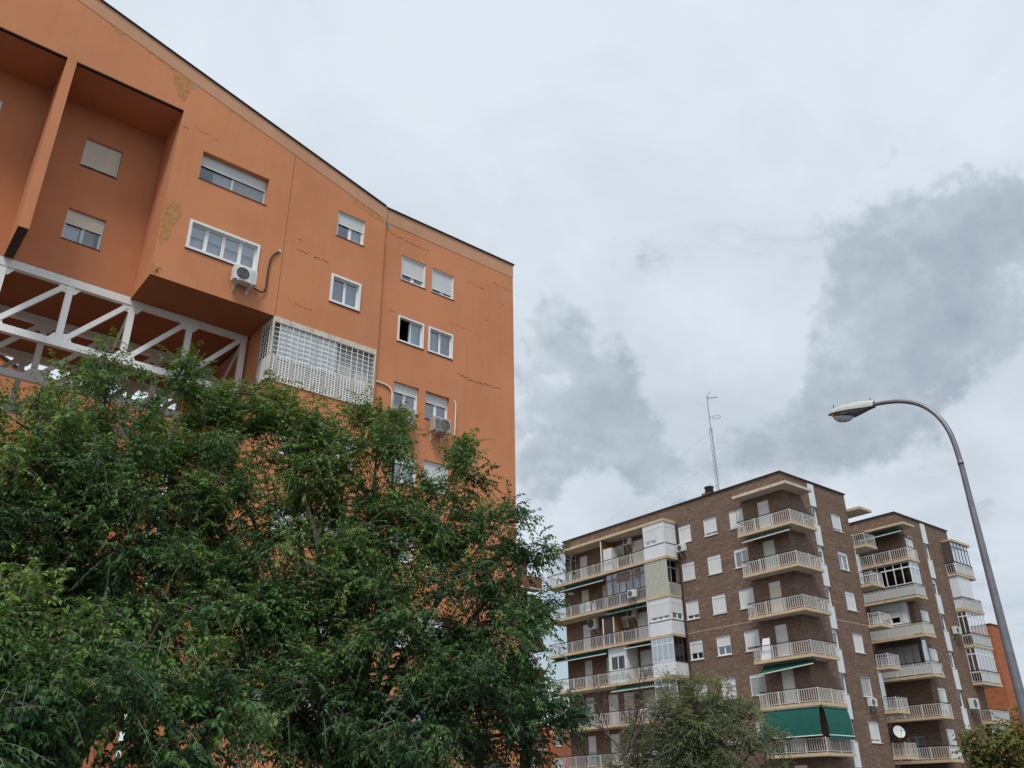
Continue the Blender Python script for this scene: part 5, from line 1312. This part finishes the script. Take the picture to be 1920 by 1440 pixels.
tree('broadleaf_tree', 'nearest low green tree with large leaves at the bottom left', (1.9, 8.5, 0), (1.9, 8.5, 1.3), LD, leaf=(.070, .225), clump=20, spr=28, twig=(.22, .5), nleaf=14, trunk_r=.09, group='street trees in front of the orange building', tone=.36)
tree('broadleaf_tree', 'wide green tree covering the lower orange facade up to its corner', (5.7, 10.3, 0), (5.75, 10.25, 2.0), LBt, leaf=(.064, .22), clump=22, spr=30, twig=(.22, .5), nleaf=15, trunk_r=.17, group='street trees in front of the orange building', tone=.42)
LC = [(23.13,19.11,4.21,1.5),(22.31,20.05,3.45,1.2),(23.81,18.25,3.62,1.3),(23.14,19.09,2.8,1.7),(22.56,19.78,4.72,.8),(24.19,17.75,4.07,.7),(24.38,17.49,3.44,.6),(23.64,18.47,4.83,.7),(21.9,20.5,2.6,1.0),(22.1,20.2,3.6,.6),(24.5,17.3,2.7,.8)]
tree('olive_tree', 'grey-green bushy tree in front of the nearer brown block', (23.1, 19.1, 0), (23.1, 19.1, 1.4), LC, leaf=(.07, .2), clump=22, spr=14, nleaf=14, mat='leafolive', droop=.25, tone=.5, clump_r=.3, twig=(.3, .6), twigfrac=.5, twig_r=.006)
LE = [(25.67,11.18,2.85,.75),(25.91,10.62,3.09,.8),(25.96,10.5,2.38,1.2),(25.56,11.44,2.28,.9)]
tree('maple_tree', 'small tree with reddening leaves at the bottom right corner', (25.9, 10.7, 0), (25.9, 10.7, 1.2), LE, leaf=(.10, .32), clump=20, spr=12, nleaf=12, mat='leafred', droop=.3, tone=.45, twig=(.3, .6), yellow=.12)
# a nearly bare tree
def bare_tree(name, label, base, height, seed):
    r_ = np.random.default_rng(seed); T = thing(name, base, label, 'tree')
    q = MB(); tips = []
    def grow(p, d, L, r, lev):
        pts = [np.array(p)]; d = d / np.linalg.norm(d)
        for i in range(5):
            d = d + r_.normal(0, .10, 3) + np.array([0, 0, .03]); d /= np.linalg.norm(d); pts.append(pts[-1] + d * L / 5)
        q.tube(pts, list(np.linspace(r, r * .55, 6)), 6 if lev < 2 else 4, cap=False)
        if lev == 5: tips.append((pts[-1], d)); return
        for i in range(3 if lev in (1, 2, 3) else 2 + (lev == 0) * 2):
            a = r_.uniform(0, 6.28); s = r_.uniform(.45, .85)
            u = np.cross(d, [0.1, .3, 1]); u /= np.linalg.norm(u); w = np.cross(d, u)
            nd = d * math.cos(s) + (u * math.cos(a) + w * math.sin(a)) * math.sin(s)
            j = r_.integers(3, 6) if lev else 5
            grow(pts[j], nd, L * r_.uniform(.62, .82), r * .55, lev + 1)
    q0 = MB(); q0.tube([base, (base[0] + .03, base[1], 1.3)], [.11, .09], 8); q0.build('trunk', 'bark', T, smooth=True)
    grow(np.array([base[0] + .03, base[1], 1.28]), np.array([.05, .02, 1.]), height, .075, 0)
    q.build('branches', 'bark', T, smooth=True)
    P0 = np.array([t[0] for t in tips]); D = np.array([t[1] for t in tips]); k = r_.random(len(P0)) < .30
    V, F, tn = sprays(P0[k], unit(D[k]), np.full(k.sum(), .25), 4, .06, .22, .5, np.full(k.sum(), .6))
    np_mesh('crown', V, F, ['leafolive'], T, tn)
bare_tree('bare_tree', 'nearly leafless tree with thin forked branches before brown balconies', (20.9, 20.2, 0), 1.75, 5)
